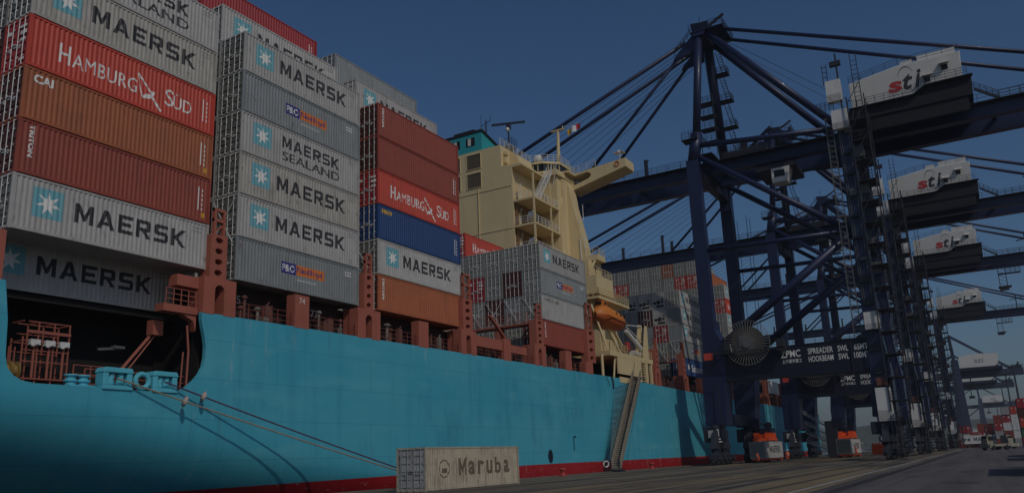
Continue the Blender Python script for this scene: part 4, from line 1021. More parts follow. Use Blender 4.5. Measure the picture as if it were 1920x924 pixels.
m = MB(); m.box(-.7, .9, -1.0, .5, -.34, -.05); m.lathe([(.2, -.75), (.2, -.6)], (0, 0, -.14), 10, 'x'); m.lathe([(.2, .7), (.2, .85)], (0, 0, -.14), 10, 'x'); m.build('foot_platform', STEELD, gw)
m = MB(); m.box(-.9, .9, -.4, .9, -.12, .0); o = m.build('top_platform', ALU, gw); o.location = d
m = MB()
for s in (-.7, 1.7):
    m.bar(gp(.02, s, .6), gp(.97, s * .6 + .2, 1.3), .03)
m.bar(gp(.55, .5, 0), d + Vector((-1.0, 3.0, 4.2)), .035); m.bar(gp(.05, -.4, .3), d + Vector((-.5, -6.8, -.4)), .028)
m.bar(d + Vector((-.45, -9.2, -.3)), d + Vector((-.42, -8.3, -1.6)), .06)
m.build('suspension_wire', STEELD, gw)
m = MB()
A, B_, C_ = gp(.02, -.3, .4), d + Vector((-.55, -1.2, -.6)), d + Vector((-.6, -6.2, -1.6))
for i in range(15):
    k = i / 14; m.bar(A.lerp(B_, k), A.lerp(C_, k), .03); m.bar(A, B_.lerp(C_, k), .03)
m.build('safety_net', paint('net fibre', (.10, .16, .17), .9), gw)
o = MB()
for i in range(16):
    a, b = 2 * math.pi * i / 16, 2 * math.pi * (i + 1) / 16; o.tube([(0, .34 * math.cos(a), .34 * math.sin(a)), (0, .34 * math.cos(b), .34 * math.sin(b))], .08, 6, cap=False)
o = o.build('lifebuoy', PALE, None, False, (-39.3, 87.7, .95)); o.rotation_euler = (0, R(8), R(-35)); tag(o, 'white ring lifebuoy hanging at the foot of the gangway', 'lifebuoy')
m = MB()
for x, y in ((-39.35, 87.9), (-39.35, 87.5)): m.bar((x - .02, y, 0), (x - .02, y, 1.5), .06)
m.bar((-39.37, 87.4, 1.4), (-39.37, 88.0, 1.4), .06)
tag(m.build('lifebuoy_stand', STEELD), 'small steel stand holding the lifebuoy beside the gangway foot', 'stand')
m = MB(); w0 = Vector((-40.9, 94.7, 11.7)); m.tube([w0, w0 + Vector((.1, .25, -.7)), w0 + Vector((.05, .35, -1.5))], .09, 6)
tag(m.build('hanging_hose', RUBBER), 'short dark hose hanging over the hull edge below the boat platform', 'hose')
# mooring lines to a bollard behind the old container
def sag(a, b, s, n=20): return [Vector(a).lerp(Vector(b), i / n) - Vector((0, 0, s * 4 * (i / n) * (1 - i / n))) for i in range(n + 1)]
bol = Vector((-37.2, 50.4, .55))
r1 = sag((-40.88, 26.75, 6.98), bol, .12, 40); r2 = sag((-40.88, 29.7, 6.98), bol + Vector((0, .1, .06)), .10, 40)
tag(MB().tube(r1, .050, 6).build('mooring_rope', ROPEM), 'pale mooring rope from the nearer blue fairlead, the lower of two', 'rope', 'mooring ropes to the quay')
tag(MB().tube(r2, .050, 6).build('mooring_rope', ROPEP), 'dark mooring rope from the farther blue fairlead, the upper of two', 'rope', 'mooring ropes to the quay')
for rp, u, lab in ((r1, .166, 'round pale rat guard disc on the lower mooring rope'), (r2, .115, 'round pale rat guard disc on the upper mooring rope')):
    i = int(u * 40); p = rp[i].lerp(rp[i + 1], u * 40 - i); dr = (rp[i + 1] - rp[i]).normalized()
    o = MB().lathe([(.07, -.12), (.34, .0), (.30, .03), (.08, .10)], (0, 0, 0), 16).build('rat_guard', paint('rat guard plastic', (.42, .34, .30), .6, .4, .2, 3), None, True, tuple(p))
    o.rotation_euler = dr.to_track_quat('Z', 'Y').to_euler(); tag(o, lab, 'rat guard', 'rat guards on the ropes')
def bollard(x, y, lab, s=1.0):
    o = MB().lathe([(.42, 0), (.42, .08), (.24, .16), (.21, .48), (.30, .58), (.36, .66), (.34, .76), (.2, .82)], (0, 0, 0), 16).build('bollard', BOLLRED, None, True, (x, y, 0)); o.scale = (s, s, s)
    tag(o, lab, 'bollard', 'bollards along the quay edge')
bollard(-38.6, 75.2, 'red bollard on the quay edge, nearer of two before the gangway'.replace(' before', ' left of'))
bollard(-38.6, 100.5, 'red bollard on the quay edge right of the gangway')
bollard(-37.2, 50.4, 'red bollard on the quay edge hidden behind the old container')
# old reefer container on the quay
container('old weathered cream container with faded lettering standing on the quay', (-33.6, 43.4, .0), CREAMC, 'maruba', 'door', CREAMD, hs=2.86, barmat=CREAMD, group='containers standing on the quay')

# ------------------------------------------------------------------ ship to shore cranes
SEA, LAND = -34.2, -11.8
NF, FF = 0.0, 17.6            # near and far frame (y)
GN, GF = 5.6, 12.5            # near and far girder
GZ0, GZ1 = 45.5, 47.5
def crane(y0, label):
    t = thing('ship_to_shore_crane', label, 'crane', (0, y0, 0), 'ship to shore cranes along the quay')
    P = lambda mb, name, mat=NAVY, parent=None, smooth=False: mb.build(name, mat, parent or t, smooth)
    for y in (NF, FF):
        for x in (SEA, LAND):
            sg = 1 if x == SEA else -1
            m = MB(); m.box(x - .95, x + .95, y - .8, y + .8, 16.2, 46.5)
            w = 1.5
            m.prism([(x - w, 5.6), (x + w, 5.6), (x + w + (.5 if sg > 0 else 0), 11.6), (x + .96 if sg < 0 else x + 2.4, 16.2), (x + .96, 19.6 if sg > 0 else 16.4), (x + .96, 21), (x - .96, 21), (x - .96, 16.4), (x - .96, 16.2), (x - (w if sg > 0 else 1.0), 11.6)], 'y', y - (.95 if y == NF else 2.3), y + (2.3 if y == NF else .95))
            P(m, 'leg', NAVY)
        m = MB()
        if y == NF: m.box(SEA + 1.2, LAND - .9, y - .9, y + .9, 11.7, 16.0); m.box(SEA + 1.2, LAND - .9, y - 1.02, y + 1.02, 15.96, 16.06)
        else: m.box(SEA + .9, LAND - .9, y - .5, y + .5, 16.6, 17.8)
        pb = P(m, 'portal_beam', NAVY2)
        if y == NF:
            for s_, x, z, w, h, bo in (('ZPMC', -24.1, 14.35, 2.7, 1.0, .018), ('上海振华重工', -24.0, 13.55, 2.7, .55, .01), ('SPREADER', -20.4, 14.55, 3.3, .80, .012), ('HOOKBEAM', -20.4, 13.45, 3.25, .80, .012),
                                       ('SWL', -16.5, 14.55, 1.35, .80, .012), ('SWL', -16.5, 13.45, 1.35, .80, .012), ('65MT', -14.4, 14.55, 1.75, .80, .012), ('100MT', -14.5, 13.45, 1.95, .80, .012)):
                v = text(s_, w, h, bold=bo)
                me = decal('lettering', v, 0, False, lambda c, x=x, z=z: Vector((x + c.y, NF - .912, z + c.z)), 0); me.materials.append(WHITE); put('lettering', me, pb)
            m = MB(); m.rail([(SEA + 1.5, NF - .8, 16.06), (LAND - 1.5, NF - .8, 16.06)], 1.1, 1.5, .03); P(m, 'beam_railing', STEELD, pb)
        # braces of the frame
        for a, b, r in (((SEA + .9, y, 31.8), (LAND - .9, y, 31.3), .34), ((SEA + .9, y, 47.0), (LAND - 1, y, 31.3), .46), ((SEA + 1.2, y, 16.8), (LAND - .9, y, 31.0), .62), ((SEA + .9, y, 48.9), (LAND - .9, y, 46.6), .42)):
            P(MB().tube([a, b], r, 12), 'brace', NAVY, None, True)
    # along the quay: sill beams, upper ties
    for x in (SEA, LAND):
        P(MB().box(x - .8, x + .8, NF + .96, FF - .96, 5.7, 7.3), 'sill_beam', NAVY2)
        P(MB().box(x - .7, x + .7, NF + .8, FF - .8, 44.2, 46.3), 'tie_beam', NAVY2)
        if x == LAND: P(MB().box(x - .5, x + .5, NF + .8, FF - .8, 30.8, 31.8), 'tie_beam', NAVY2)
    for yy in (GN, GF):
        P(MB().box(-103, 26, yy - .75, yy + .75, GZ0, GZ1), 'girder')
    for i in range(12):
        x = -101 + i * 10.8; P(MB().box(x - .25, x + .25, GN + .75, GF - .75, GZ1 - .5, GZ1 - .1), 'girder_tie', NAVY2)
    m = MB(); m.box(-100, 25, GN - 1.7, GN - .76, GZ1 - .25, GZ1 - .15); m.rail([(-100, GN - 1.65, GZ1 - .15), (25, GN - 1.65, GZ1 - .15)], 1.1, 2.5, .03, 2)
    m.box(-100, 25, GF + .76, GF + 1.7, GZ1 - .25, GZ1 - .15); m.rail([(-60, GN - .6, GZ1), (LAND - 2, GN - .6, GZ1)], 1.1, 2, .025, 2)
    P(m, 'girder_walkway', STEELD)
    for x, h in ((-60, 4.4), (-57.8, 2.6), (-44, 3.2), (-70, 3)): P(MB().box(x - .25, x + .25, GN - .3, GN + .3, GZ1 - .02, GZ1 + h).bar((x, GN, GZ1 + h - .4), (x + .5, GN, GZ1 + h - .1), .2), 'boom_post', STEELD)
    m = MB(); m.box(-31, -24, GN - .3, GN + 1.6, GZ1, GZ1 + 1.3); m.bar((-26.5, GN, GZ1 + 1.3), (-23, GN, GZ1 + 4), .4); m.box(-28, -27, GN, GN + 1, GZ1, GZ1 + 3)
    m.rail([(-29, GN - .25, GZ1 + 1.3), (-24, GN - .25, GZ1 + 1.3)], 1.2, 1.2, .03)
    P(m, 'boom_winch', STEELD)
    # A-frame
    ap = (-31.6, 3.6, 71.0)
    for y in (NF, FF):
        m = MB(); m.tube([(SEA + .1, y, 46.5), (SEA + .9, y + (.2 if y == NF else -1.6), 51)], .95, 12); m.tube([(SEA + .9, y + (.2 if y == NF else -1.6), 51), (ap[0], ap[1] + (-2.5 if y == NF else 2.2), 69.0)], .62 if y == NF else .8, 14)
        P(m, 'mast_post', NAVY, None, True)
        P(MB().tube([(ap[0] + .8, ap[1] + (-2.4 if y == NF else 2.4), 68.7), (LAND - .5, y + (3.2 if y == NF else -3.2), 47.4)], .56, 12), 'backstay', NAVY, None, True)
    m = MB(); m.prism([(-32.4, 69.2), (-30.6, 69.2), (-29.8, 71.2), (-32.6, 71.6)], 'y', .3, 6.6); m.prism([(-32.3, 70.5), (-35.8, 67.2), (-36.2, 66.6), (-32.3, 67.0)], 'y', 1.2, 1.7); m.prism([(-32.3, 70.5), (-35.8, 67.2), (-36.2, 66.6), (-32.3, 67.0)], 'y', 5.2, 5.7)
    m.box(-32.8, -27.5, .2, 6.8, 69.9, 70.05)
    mh = P(m, 'mast_head'); mh.location.z -= 1.5
    m = MB(); m.rail([(-33.0, .2, 70.05), (-27.5, .2, 70.05), (-27.5, 6.8, 70.05), (-33, 6.8, 70.05)], 1.2, 1.2, .04); m.bar((-31.3, 3, 71.3), (-27.8, 3, 73.2), .35); m.bar((-31.8, 3, 71), (-31.8, 3, 74), .08); m.box(-28.8, -28.2, 4, 5, 70, 72.2); m.rail([(-36, 1.2, 67.3), (-33, 1.2, 70.2)], 1, .9, .035)
    P(m, 'head_platform', STEELD, mh)
    # stays
    for yy, ya in ((GN, 1.5), (GF, 5.5)):
        P(MB().tube([(-29.8, ya, 69.1), (26, yy, 47.6)], .30, 10), 'rear_stay', NAVY, None, True)
        P(MB().tube([(-34, ya, 67.7), (-96, yy, 47.7)], .34, 8), 'forestay', NAVY, None, True)
        P(MB().tube([(-34, ya, 66.7), (-58, yy, 47.7)], .28, 8), 'forestay', NAVY, None, True)
    m = MB()
    for i in range(9):
        yy = 6.4 + i * .75; m.bar((-33.5, .8 + i * .6, 67.1 - .2 * i), (-92 + i * 3, yy, 48), .05)
    for i in range(2): m.bar((-29, 2 + 3 * i, 67.5), (-11, 7 + 5 * i, 53), .05)
    P(m, 'hoist_rope', STEELD)
    # ladder tower beside the far mast post
    m = MB()
    zs = [52, 56, 60, 64]
    for i, z in enumerate(zs):
        k = (z - 51) / 19.5; x = SEA + 1 + .9 * k + 2.0; y = 16 - 10.3 * k
        m.box(x - 1.6, x + 1.2, y - .9, y + .9, z, z + .15); m.rail([(x - 1.4, y - .85, z + .15), (x + 1.1, y - .85, z + .15), (x + 1.1, y + .8, z + .15)], 1.1, .9, .035)
        for dx in (-.35, .35): m.bar((x + .6 + dx, y, z), (x + dx - .1, y - .9, z + 4.1), .09)
        for j in range(9): m.bar((x + .25 - .05 * j, y - .1 * j, z + .45 * j), (x + .95 - .05 * j, y - .1 * j, z + .45 * j), .07)
    P(m, 'ladder', STEELD)
    m = MB(); m.rail([(SEA - 1.2, NF - 1, 50), (SEA + 1.2, NF - 1, 50), (SEA + 1.2, NF + 6, 50)], 1.2, 1, .04); m.box(SEA - 1.3, SEA + 1.3, NF - 1.1, NF + 1.2, 49.85, 50); m.box(SEA + .9, SEA + 2.8, NF + 1, NF + 12, 47.6, 47.75)
    for i in range(4): m.box(SEA + 1.0, SEA + 3.6, NF + 2, NF + 4, 50 + i * 2.2, 50.1 + i * 2.2); m.rail([(SEA + 1.0, NF + 2, 50.1 + i * 2.2), (SEA + 3.6, NF + 2, 50.1 + i * 2.2)], 1.0, .8, .035)
    for x in (SEA + 1.1, SEA + 3.5): m.bar((x, NF + 2, 47.7), (x, NF + 2, 58), .12)
    P(m, 'mast_platform', STEELD)
    # machinery house
    hx0, hx1, hy0, hy1, hz0, hz1 = -10.6, 3.7, 2.0, 16.4, 49.6, 54.6
    m = MB(); m.prism([(hx0, hz0), (hx0 + 8.2, hz0), (hx0 + 9.6, hz0 + 1.0), (hx1, hz0 + 1.0), (hx1 + .25, hz1), (-3.9, hz1 + .1), (hx0, hz1 - .9)], 'y', hy0, hy1)
    mhs = P(m, 'machinery_house', HOUSEW)
    m = MB()
    x = hx0 + .12
    while x < hx1:
        top_ = hz1 - .9 + 1.0 * max(0, min(1, (x - hx0) / 6.7)) - .12; bot = hz0 + (.05 if x < hx0 + 8.2 else 1.1 if x > hx0 + 9.6 else .05 + 1.0 * (x - hx0 - 8.2) / 1.4 + .05)
        m.box(x, x + .10, hy0 - .05, hy0 - .001, bot, top_); x += .24
    P(m, 'wall_rib', HOUSEW, mhs)
    for s_, x, z, w, h, mt, bo, sh in (('s', -5.55, 50.75, 1.85, 1.6, STIRED, .035, .1), ('t', -3.6, 50.75, 1.35, 2.35, BLACKT, .03, .3), ('i', -2.1, 50.8, .95, 2.6, BLACKT, .03, .3)):
        me = decal('lettering', text(s_, w, h, bold=bo, shear=sh), 0, False, lambda c, x=x, z=z: Vector((x + c.y, hy0 - .062, z + c.z)), 0); me.materials.append(mt); put('lettering', me, mhs)
    arc = []
    for i in range(14):
        a, b = math.pi * (.12 + .86 * i / 14), math.pi * (.12 + .86 * (i + 1) / 14); w = .03 + .05 * math.sin(math.pi * i / 14)
        arc.append([(r * 1.0 * math.cos(q_), r * 1.55 * math.sin(q_)) for r, q_ in ((1 - w, a), (1, a), (1, b), (1 - w, b))])
    me = decal('emblem', arc, 0, False, lambda c: Vector((-3.1 + c.y, hy0 - .062, 52.75 + c.z)), 0); me.materials.append(BLACKT); put('emblem', me, mhs)
    me = decal('lettering', text('SAN ANTONIO', 4.9, .34), 0, False, lambda c: Vector((-5.6 + c.y, hy0 - .062, 50.2 + c.z)), 0); me.materials.append(SGREY); put('lettering', me, mhs)
    for x, z in ((-.55, 51.15), (1.75, 52.35)):
        m = MB(); m.prism([(hy0 - .9, z + .85), (hy0, z + 1.25), (hy0, z + 1.15), (hy0 - .9, z + .75)], 'x', x - .55, x + .75); m.prism([(hy0 - .9, z + .8), (hy0, z + 1.2), (hy0, z + .1)], 'x', x - .55, x - .5)
        wh = P(m, 'window_hood', HOUSEW, mhs)
        P(MB().box(x - .28, x + .42, hy0 - .08, hy0 - .052, z, z + .75).box(x - .32, x - .25, hy0 - .1, hy0 - .05, z - .05, z + .8), 'window', WINGREY, wh)
    m = MB(); m.box(hx0 + 7, hx0 + 8.6, 3, 5, hz1, hz1 + 1.0); m.box(hx0 + 9.2, hx0 + 14.0, 3, 8, hz1, hz1 + 1.3); P(m, 'roof_unit', PALE, mhs)
    m = MB(); m.rail([(hx0, hy0 + .1, hz1 - .9), (-3.9, hy0 + .1, hz1 + .1), (hx1, hy0 + .1, hz1 + .1)], 1.1, 1.8, .03); m.rail([(hx0 - .4, hy0 - 1.0, hz0 - .05), (hx0 + 8.0, hy0 - 1.0, hz0 - .05), (hx0 + 9.7, hy0 - 1.0, hz0 + .95), (hx1 + .6, hy0 - 1.0, hz0 + .95)], 1.1, 1.2, .03)
    m.box(hx0 - .4, hx0 + 8.2, hy0 - 1.05, hy0 - .06, hz0 - .16, hz0 - .06); m.box(hx0 + 9.6, hx1 + 1.2, hy0 - 1.05, hy0 - .06, hz0 + .85, hz0 + .95); m.bar((hx0 + 8.1, hy0 - .6, hz0 - .1), (hx0 + 9.7, hy0 - .6, hz0 + .9), .9, .1)
    P(m, 'house_walkway', STEELD, mhs)
    m = MB(); m.box(hx0 - 1.2, hx1 + .9, hy0 - .4, hy1 + .5, GZ1 + .3, hz0 - .2); m.box(hx0 + 9, hx1 + 1.0, hy0 - .2, hy1, hz0 - .2, hz0 + .82)
    for x in (hx0, -4, hx1): m.box(x - .3, x + .3, hy0, hy1, GZ1 - .05, GZ1 + .3)
    m.box(hx0 - .6, hx1 + .3, hy0 - .2, hy0 + .4, GZ0 + .3, GZ1 + .3)
    P(m, 'house_base', UNDER)
    m = MB(); m.bar((hx1 + 1.2, GN - 1, hz0), (hx1 + 4.0, GN - 1, GZ1), .3); m.rail([(hx1 + 1.2, GN - 1, hz0), (hx1 + 4, GN - 1, GZ1)], 1.1, .9, .04); m.rail([(hx1 + 4, GN - .7, GZ1), (25, GN - .7, GZ1)], 1.2, 1.2, .04); m.box(14, 14.3, GN - .2, GN + .2, GZ1, GZ1 + 4.6); m.bar((12.2, GN, GZ1 + 3.1), (16, GN, GZ1 + 3.6), .2)
    P(m, 'rear_walkway', STEELD)
    # stair and lift tower on the near land leg
    m = MB()
    x0 = LAND - 1.0
    for i in range(14):
        z = 7.4 + i * 3.0; s = 1 if i % 2 else -1
        m.box(LAND + 1.0, LAND + 3.3, -2.4, 1.6, z, z + .12); m.rail([(LAND + 1.0, -2.4, z + .12), (LAND + 3.3, -2.4, z + .12), (LAND + 3.3, 1.6, z + .12)], 1.1, 1.1, .04)
        for dx in (0, .8): m.bar((LAND + 1.4 + dx, -2.0 if s > 0 else 1.3, z), (LAND + 1.4 + dx, 1.3 if s > 0 else -2.0, z + 3), .12)
    for x, y in ((LAND + 1.0, -2.4), (LAND + 3.3, -2.4), (LAND + 3.3, 1.6)): m.bar((x, y, 6.2), (x, y, 50), .16)
    for z in range(9, 50, 4): m.bar((LAND + 1.0, -2.4, z), (LAND + 3.3, -2.4, z + 3.4), .08)
    P(m, 'stair_tower', STEELD)
    m = MB()
    for x in (LAND - 1.4, LAND - 2.3):
        m.bar((x, -1.1, 16.2), (x, -1.1, 48), .14)
    for i in range(40): m.bar((LAND - 1.4, -1.1, 16.4 + i * .8), (LAND - 2.3, -1.1, 16.8 + i * .8), .08); m.bar((LAND - 1.4, -1.1, 16.4 + i * .8), (LAND - 2.3, -1.1, 16.4 + i * .8), .07)
    for z in (20, 26, 33, 39): m.box(LAND - 2.4, LAND - .95, -1.0, -.8, z, z + .2)
    P(m, 'lift_mast', STEELM)
    for z in (24.6, 28, 36, 41.5): P(MB().box(LAND + .96, LAND + 2.2, -.9, -.7, z, z + 1.6), 'cable_panel', STEELM)
    rq = random.Random(11)
    for i in range(13):
        z = 8 + i * 3.1; P(MB().box(LAND - .8 + rq.uniform(0, .9), LAND + .3 + rq.uniform(0, .5), -1.25, -.82, z, z + rq.uniform(.3, 1.1)), 'junction_box', (STEELM, BOGIE, STEELD)[i % 3])
    m = MB()
    for x in (LAND - .7, LAND - .45, LAND + .5): m.bar((x, -.9, 6), (x, -.9, 46), .09)
    P(m, 'cable_tray', STEELM)
    for x, y, z, w, h in ((LAND - .75, -2.0, 17.0, 1.85, 2.3), (LAND - .6, -2.3, 4.9, 1.8, 4.3), (LAND - 1.3, -2.0, 45.8, 2.2, 2.8), (LAND - 1.6, -1.6, 50.2, 2.0, 3.2)):
        m = MB(); m.box(x, x + w, y, y + 1.2, z, z + h); o = P(m, 'electric_cabinet', PALE)
        P(MB().box(x + .08, x + w - .08, y - .02, y - .003, z + .12, z + h * .32).box(x + w + .003, x + w + .05, y + .2, y + .9, z + .2, z + h - .4), 'cabinet_door', LGREY, o)
    m = MB(); m.box(LAND - .3, LAND + 1.0, -2.1, -1.1, 9.5, 10.5); P(m, 'warning_box', paint('faded red brown', (.16, .06, .05), .7))
    m = MB(); m.box(LAND - .8, LAND + 1.2, -2.0, -.96, 3.2, 4.9); P(m, 'leg_bracket', NAVY2)
    m = MB(); m.bar((LAND + .2, -1.2, 49), (LAND + .2, -1.2, 57.5), .22); m.box(LAND - .7, LAND + .8, -1.5, -.9, 55.6, 56.3); m.bar((LAND - 1.8, -1.2, 53), (LAND - 1.8, -1.2, 56.2), .1); m.bar((LAND - 1.2, -1.2, 53), (LAND - 1.2, -1.2, 56.2), .1)
    for i in range(4): m.bar((LAND - 1.8, -1.2, 53.4 + i * .8), (LAND - 1.2, -1.2, 53.4 + i * .8), .08)
    m.rail([(LAND - 3.2, -1.2, 49), (LAND - .9, -1.2, 49)], 1.4, .6, .04, 4)
    for x in (LAND + 2, LAND + 2.8): m.bar((x, 0, 49), (x, 0, 57.5), .1)
    for i in range(10): m.bar((LAND + 2, 0, 50 + i * .7), (LAND + 2.8, 0, 50 + i * .7), .06)
    P(m, 'lamp_mast', STEELD)
    # trolley with operator cabin under the girders
    m = MB(); m.box(-26, -20, GN - .4, GF + .4, GZ0 - 1.1, GZ0 - .3); m.rail([(-26, GN - .3, GZ0 - 1.1), (-20, GN - .3, GZ0 - 1.1)], .8, 1, .03); tr = P(m, 'trolley', STEELD)
    P(MB().prism([(-23.6, GZ0 - 3.4), (-21.4, GZ0 - 3.4), (-20.8, GZ0 - 1.1), (-23.6, GZ0 - 1.1)], 'y', GN - .5, GN + 1.9), 'operator_cabin', PALE, tr)
    P(MB().box(-23.2, -21.6, GN - .52, GN - .505, GZ0 - 2.6, GZ0 - 1.5), 'cabin_window', WINGREY, tr)
    # cable reel
    rc = (-28.3, NF - 1.9, 16.9)
    m = MB(); m.lathe([(2.35, -.18), (2.4, -.15), (2.4, .15), (2.35, .18)], rc, 40, 'y'); m.box(rc[0] - .4, rc[0] + .4, rc[1] + .1, NF - .8, 15, 17.6)
    rl = P(m, 'cable_reel', paint('reel cable dark', (.05, .044, .042), .8, .4, 0, 2))
    m = MB()
    for i in range(44):
        a = 2 * math.pi * i / 44
        for dy in (-.28,): m.bar((rc[0] + .7 * math.cos(a), rc[1] + dy, rc[2] + .7 * math.sin(a)), (rc[0] + 3.15 * math.cos(a), rc[1] + dy, rc[2] + 3.15 * math.sin(a)), .06)
        b = 2 * math.pi * (i + 1) / 44
        m.bar((rc[0] + 3.2 * math.cos(a), rc[1] - .28, rc[2] + 3.2 * math.sin(a)), (rc[0] + 3.2 * math.cos(b), rc[1] - .28, rc[2] + 3.2 * math.sin(b)), .045)
    P(m, 'reel_spoke', paint('reel spoke grey', (.24, .235, .22), .6, .4, 0, 2), rl)
    m = MB(); m.lathe([(.75, -.5), (.75, -.3)], rc, 20, 'y'); m.box(rc[0] - 1.1, rc[0] - .6, rc[1] - .42, rc[1] - .3, rc[2] - .5, rc[2] + 1); P(m, 'reel_hub', STEELM, rl)
    m = MB(); m.box(SEA + 1.0, -22.5, NF - 2.6, NF - 2.4, 15.6, 15.8); m.rail([(SEA + 1, NF - 2.5, 15.7), (-30, NF - 2.5, 15.7)], 1.0, .6, .03); m.box(-24.2, -23.2, NF - 2.6, NF - .9, 15.3, 16.9); m.box(-31.6, -30.8, NF - 2.7, NF - 2.2, 16, 17.4); P(m, 'reel_platform', STEELD, rl)
    # bogies
    for x in (SEA, LAND):
        for y in (NF, FF):
            m = MB(); s = -1 if y == NF else 1
            m.prism([(y - 3.9, 2.3), (y + 3.9, 2.3), (y + 3.0, 3.5), (y + 1.3, 5.62), (y - 1.3, 5.62), (y - 3.0, 3.5)], 'x', x - .42, x + .42)
            m.box(x - .9, x + .9, y - .5, y + .5, 4.6, 5.62)
            for dy in (-2.3, 2.3):
                m.prism([(y + dy - 2.0, .95), (y + dy + 2.0, .95), (y + dy + .8, 2.1), (y + dy - .8, 2.1)], 'x', x - .34, x + .34)
                m.lathe([(.22, -.62), (.22, .62)], (x, y + dy, 2.15), 10, 'x')
                for k in (-1.25, 1.25): m.box(x - .42, x + .42, y + dy + k - .5, y + dy + k + .5, .5, .95); m.lathe([(.24, .4), (.24, 1.05), (.17, 1.12)], (x, y + dy + k, .85), 10, 'x'); m.box(x + .5, x + .8, y + dy + k - .16, y + dy + k + .16, 1.0, 1.35)
            m.lathe([(.17, -.5), (.17, .2), (.26, .22), (.26, .4)] if s < 0 else [(.26, -.4), (.26, -.22), (.17, -.2), (.17, .5)], (x, y + s * 4.6, .95), 12, 'y'); m.box(x - .45, x + .45, y + s * 4.2 - .12, y + s * 4.2 + .12, .5, 1.4)
            bg_ = P(m, 'bogie', BOGIE)
            for dy in (-2.3, 2.3):
                for k in (-1.85, -.62, .62, 1.85): P(MB().lathe([(.36, -.2), (.38, -.14), (.38, .14), (.36, .2)], (x, y + dy + k, .39), 12, 'x'), 'wheel', STEELD, bg_)
            # grey equipment boxes with a numbered plate facing the road side of the frame
            rq = random.Random(int(x * 3 + y)); eb = None
            for i in range(4 if x == SEA else 2):
                xx = x - 1.75 + i * .86; zt = 5.5 - rq.uniform(0, 1.1); e = MB(); e.box(xx, xx + .78, y - 1.85 - .08 * (i % 2), y - 1.02, 2.9 + rq.uniform(0, .5), zt); e.box(xx + .1, xx + .68, y - 1.9 - .08 * (i % 2), y - 1.86 - .08 * (i % 2), 3.6, zt - .2)
                if i % 2: e.bar((xx + .4, y - 1.5, zt), (xx + .4, y - 1.3, zt + 1.2), .12)
                ob_ = P(e, 'equipment_box', BOGIE if i != 1 else NAVY2)
                if i == 2: eb = ob_
            if y == NF and x == SEA:
                me = decal('number', text('1', .28, 1.0, bold=.03) + shift(rect(0, 0, .6, .18), -.12, -.45) + shift(rect(0, 0, .95, .2), -.3, -.85), 0, False, lambda c, x=x, y=y: Vector((x + .25 + c.y, y - 1.93, 4.0 + c.z)), 0); me.materials.append(WHITE); put('number', me, eb)
                P(MB().box(x - 1.0, x - .3, y - 2.1, y - 1.9, 3.8, 4.9), 'notice_plate', LGREY, eb)
    m = MB(); m.box(SEA - .5, SEA + .6, NF - 2.4, NF - 1.6, 14.9, 15.9); P(m, 'red_beacon', RED)
    m = MB(); m.bar((SEA + .9, NF - 1.6, 2.0), (SEA + 1.0, NF - 1.6, 11.5), .1); m.bar((SEA + .9, NF - 1.6, 11.4), (SEA - 1.5, NF - 1.6, 11.5), .08); m.bar((LAND - 3, NF - 1, 16), (LAND - 3, NF - 1, 11.5), .12); P(m, 'cable_conduit', STEELD)
    for k in range(5):
        m = MB(); yy = -3.2 + k * 1.5; m.bar((LAND + .9, yy, .2), (LAND + .9, yy, 5.6), .1); m.bar((LAND + 1.5, yy, .2), (LAND + 1.5, yy, 5.6), .1)
        for i in range(9): m.bar((LAND + .9, yy, .5 + i * .58), (LAND + 1.5, yy, .5 + i * .58), .07)
        P(m, 'rung_ladder', STEELM if k % 2 else STEELD)
    # access stair by the land leg foot
    m = MB(); m.rail([(LAND + 1.2, -4.4, .1), (LAND + 3.0, -4.4, 3.2), (LAND + 3.0, 1.8, 6.3)], 1.1, .8, .05)
    for i in range(12): m.box(LAND + 1.2 + i * .15, LAND + 2.2 + i * .15, -4.4, -3.6, .1 + i * .27, .15 + i * .27)
    for i in range(6): m.box(LAND + 1.4, LAND + 3.2, -3.5, -2.2, .4 + i * 1.1, .5 + i * 1.1); m.bar((LAND + 1.4, -3.5, .4 + i * 1.1), (LAND + 3.2, -2.4, 1.5 + i * 1.1), .1)
    P(m, 'access_stair', STEELD)
    return t
c1 = crane(117, 'nearest navy ship to shore crane with big cable reel and lettered beam')
index_kids()
for y, lab in ((168.5, 'second nearest navy crane, its house level with lower right of first'), (226, 'third nearest navy crane, between the second and the fourth'), (325, 'fourth nearest navy crane, smallest of the four with full houses')):
    c = copy_tree(c1); c.location = (0, y, 0); c['label'] = lab
    if y > 200:
        m = MB()
        for dx in (0, 1.6):
            for dy in (0, 1.4): m.bar((7.2 + dx, GN + dy, GZ0), (7.2 + dx, GN + dy, GZ0 - 6.0), .12)
        for i in range(6): m.bar((7.2, GN, GZ0 - i), (8.8, GN, GZ0 - i - 1), .08)
        m.box(6.8, 9.6, GN - .4, GN + 1.8, GZ0 - 6.2, GZ0 - 5.9); m.rail([(8.8, GN, GZ0 - 2.6), (12, GN, GZ0 - 2.6)], 1.2, 1, .06); m.box(7.2, 12, GN - .2, GN + 1.5, GZ0 - 2.75, GZ0 - 2.6); m.box(7.0, 9.0, GN - .3, GN + 1.0, GZ0 - 6.9, GZ0 - 6.2)
        m.build('service_basket', STEELD, c)

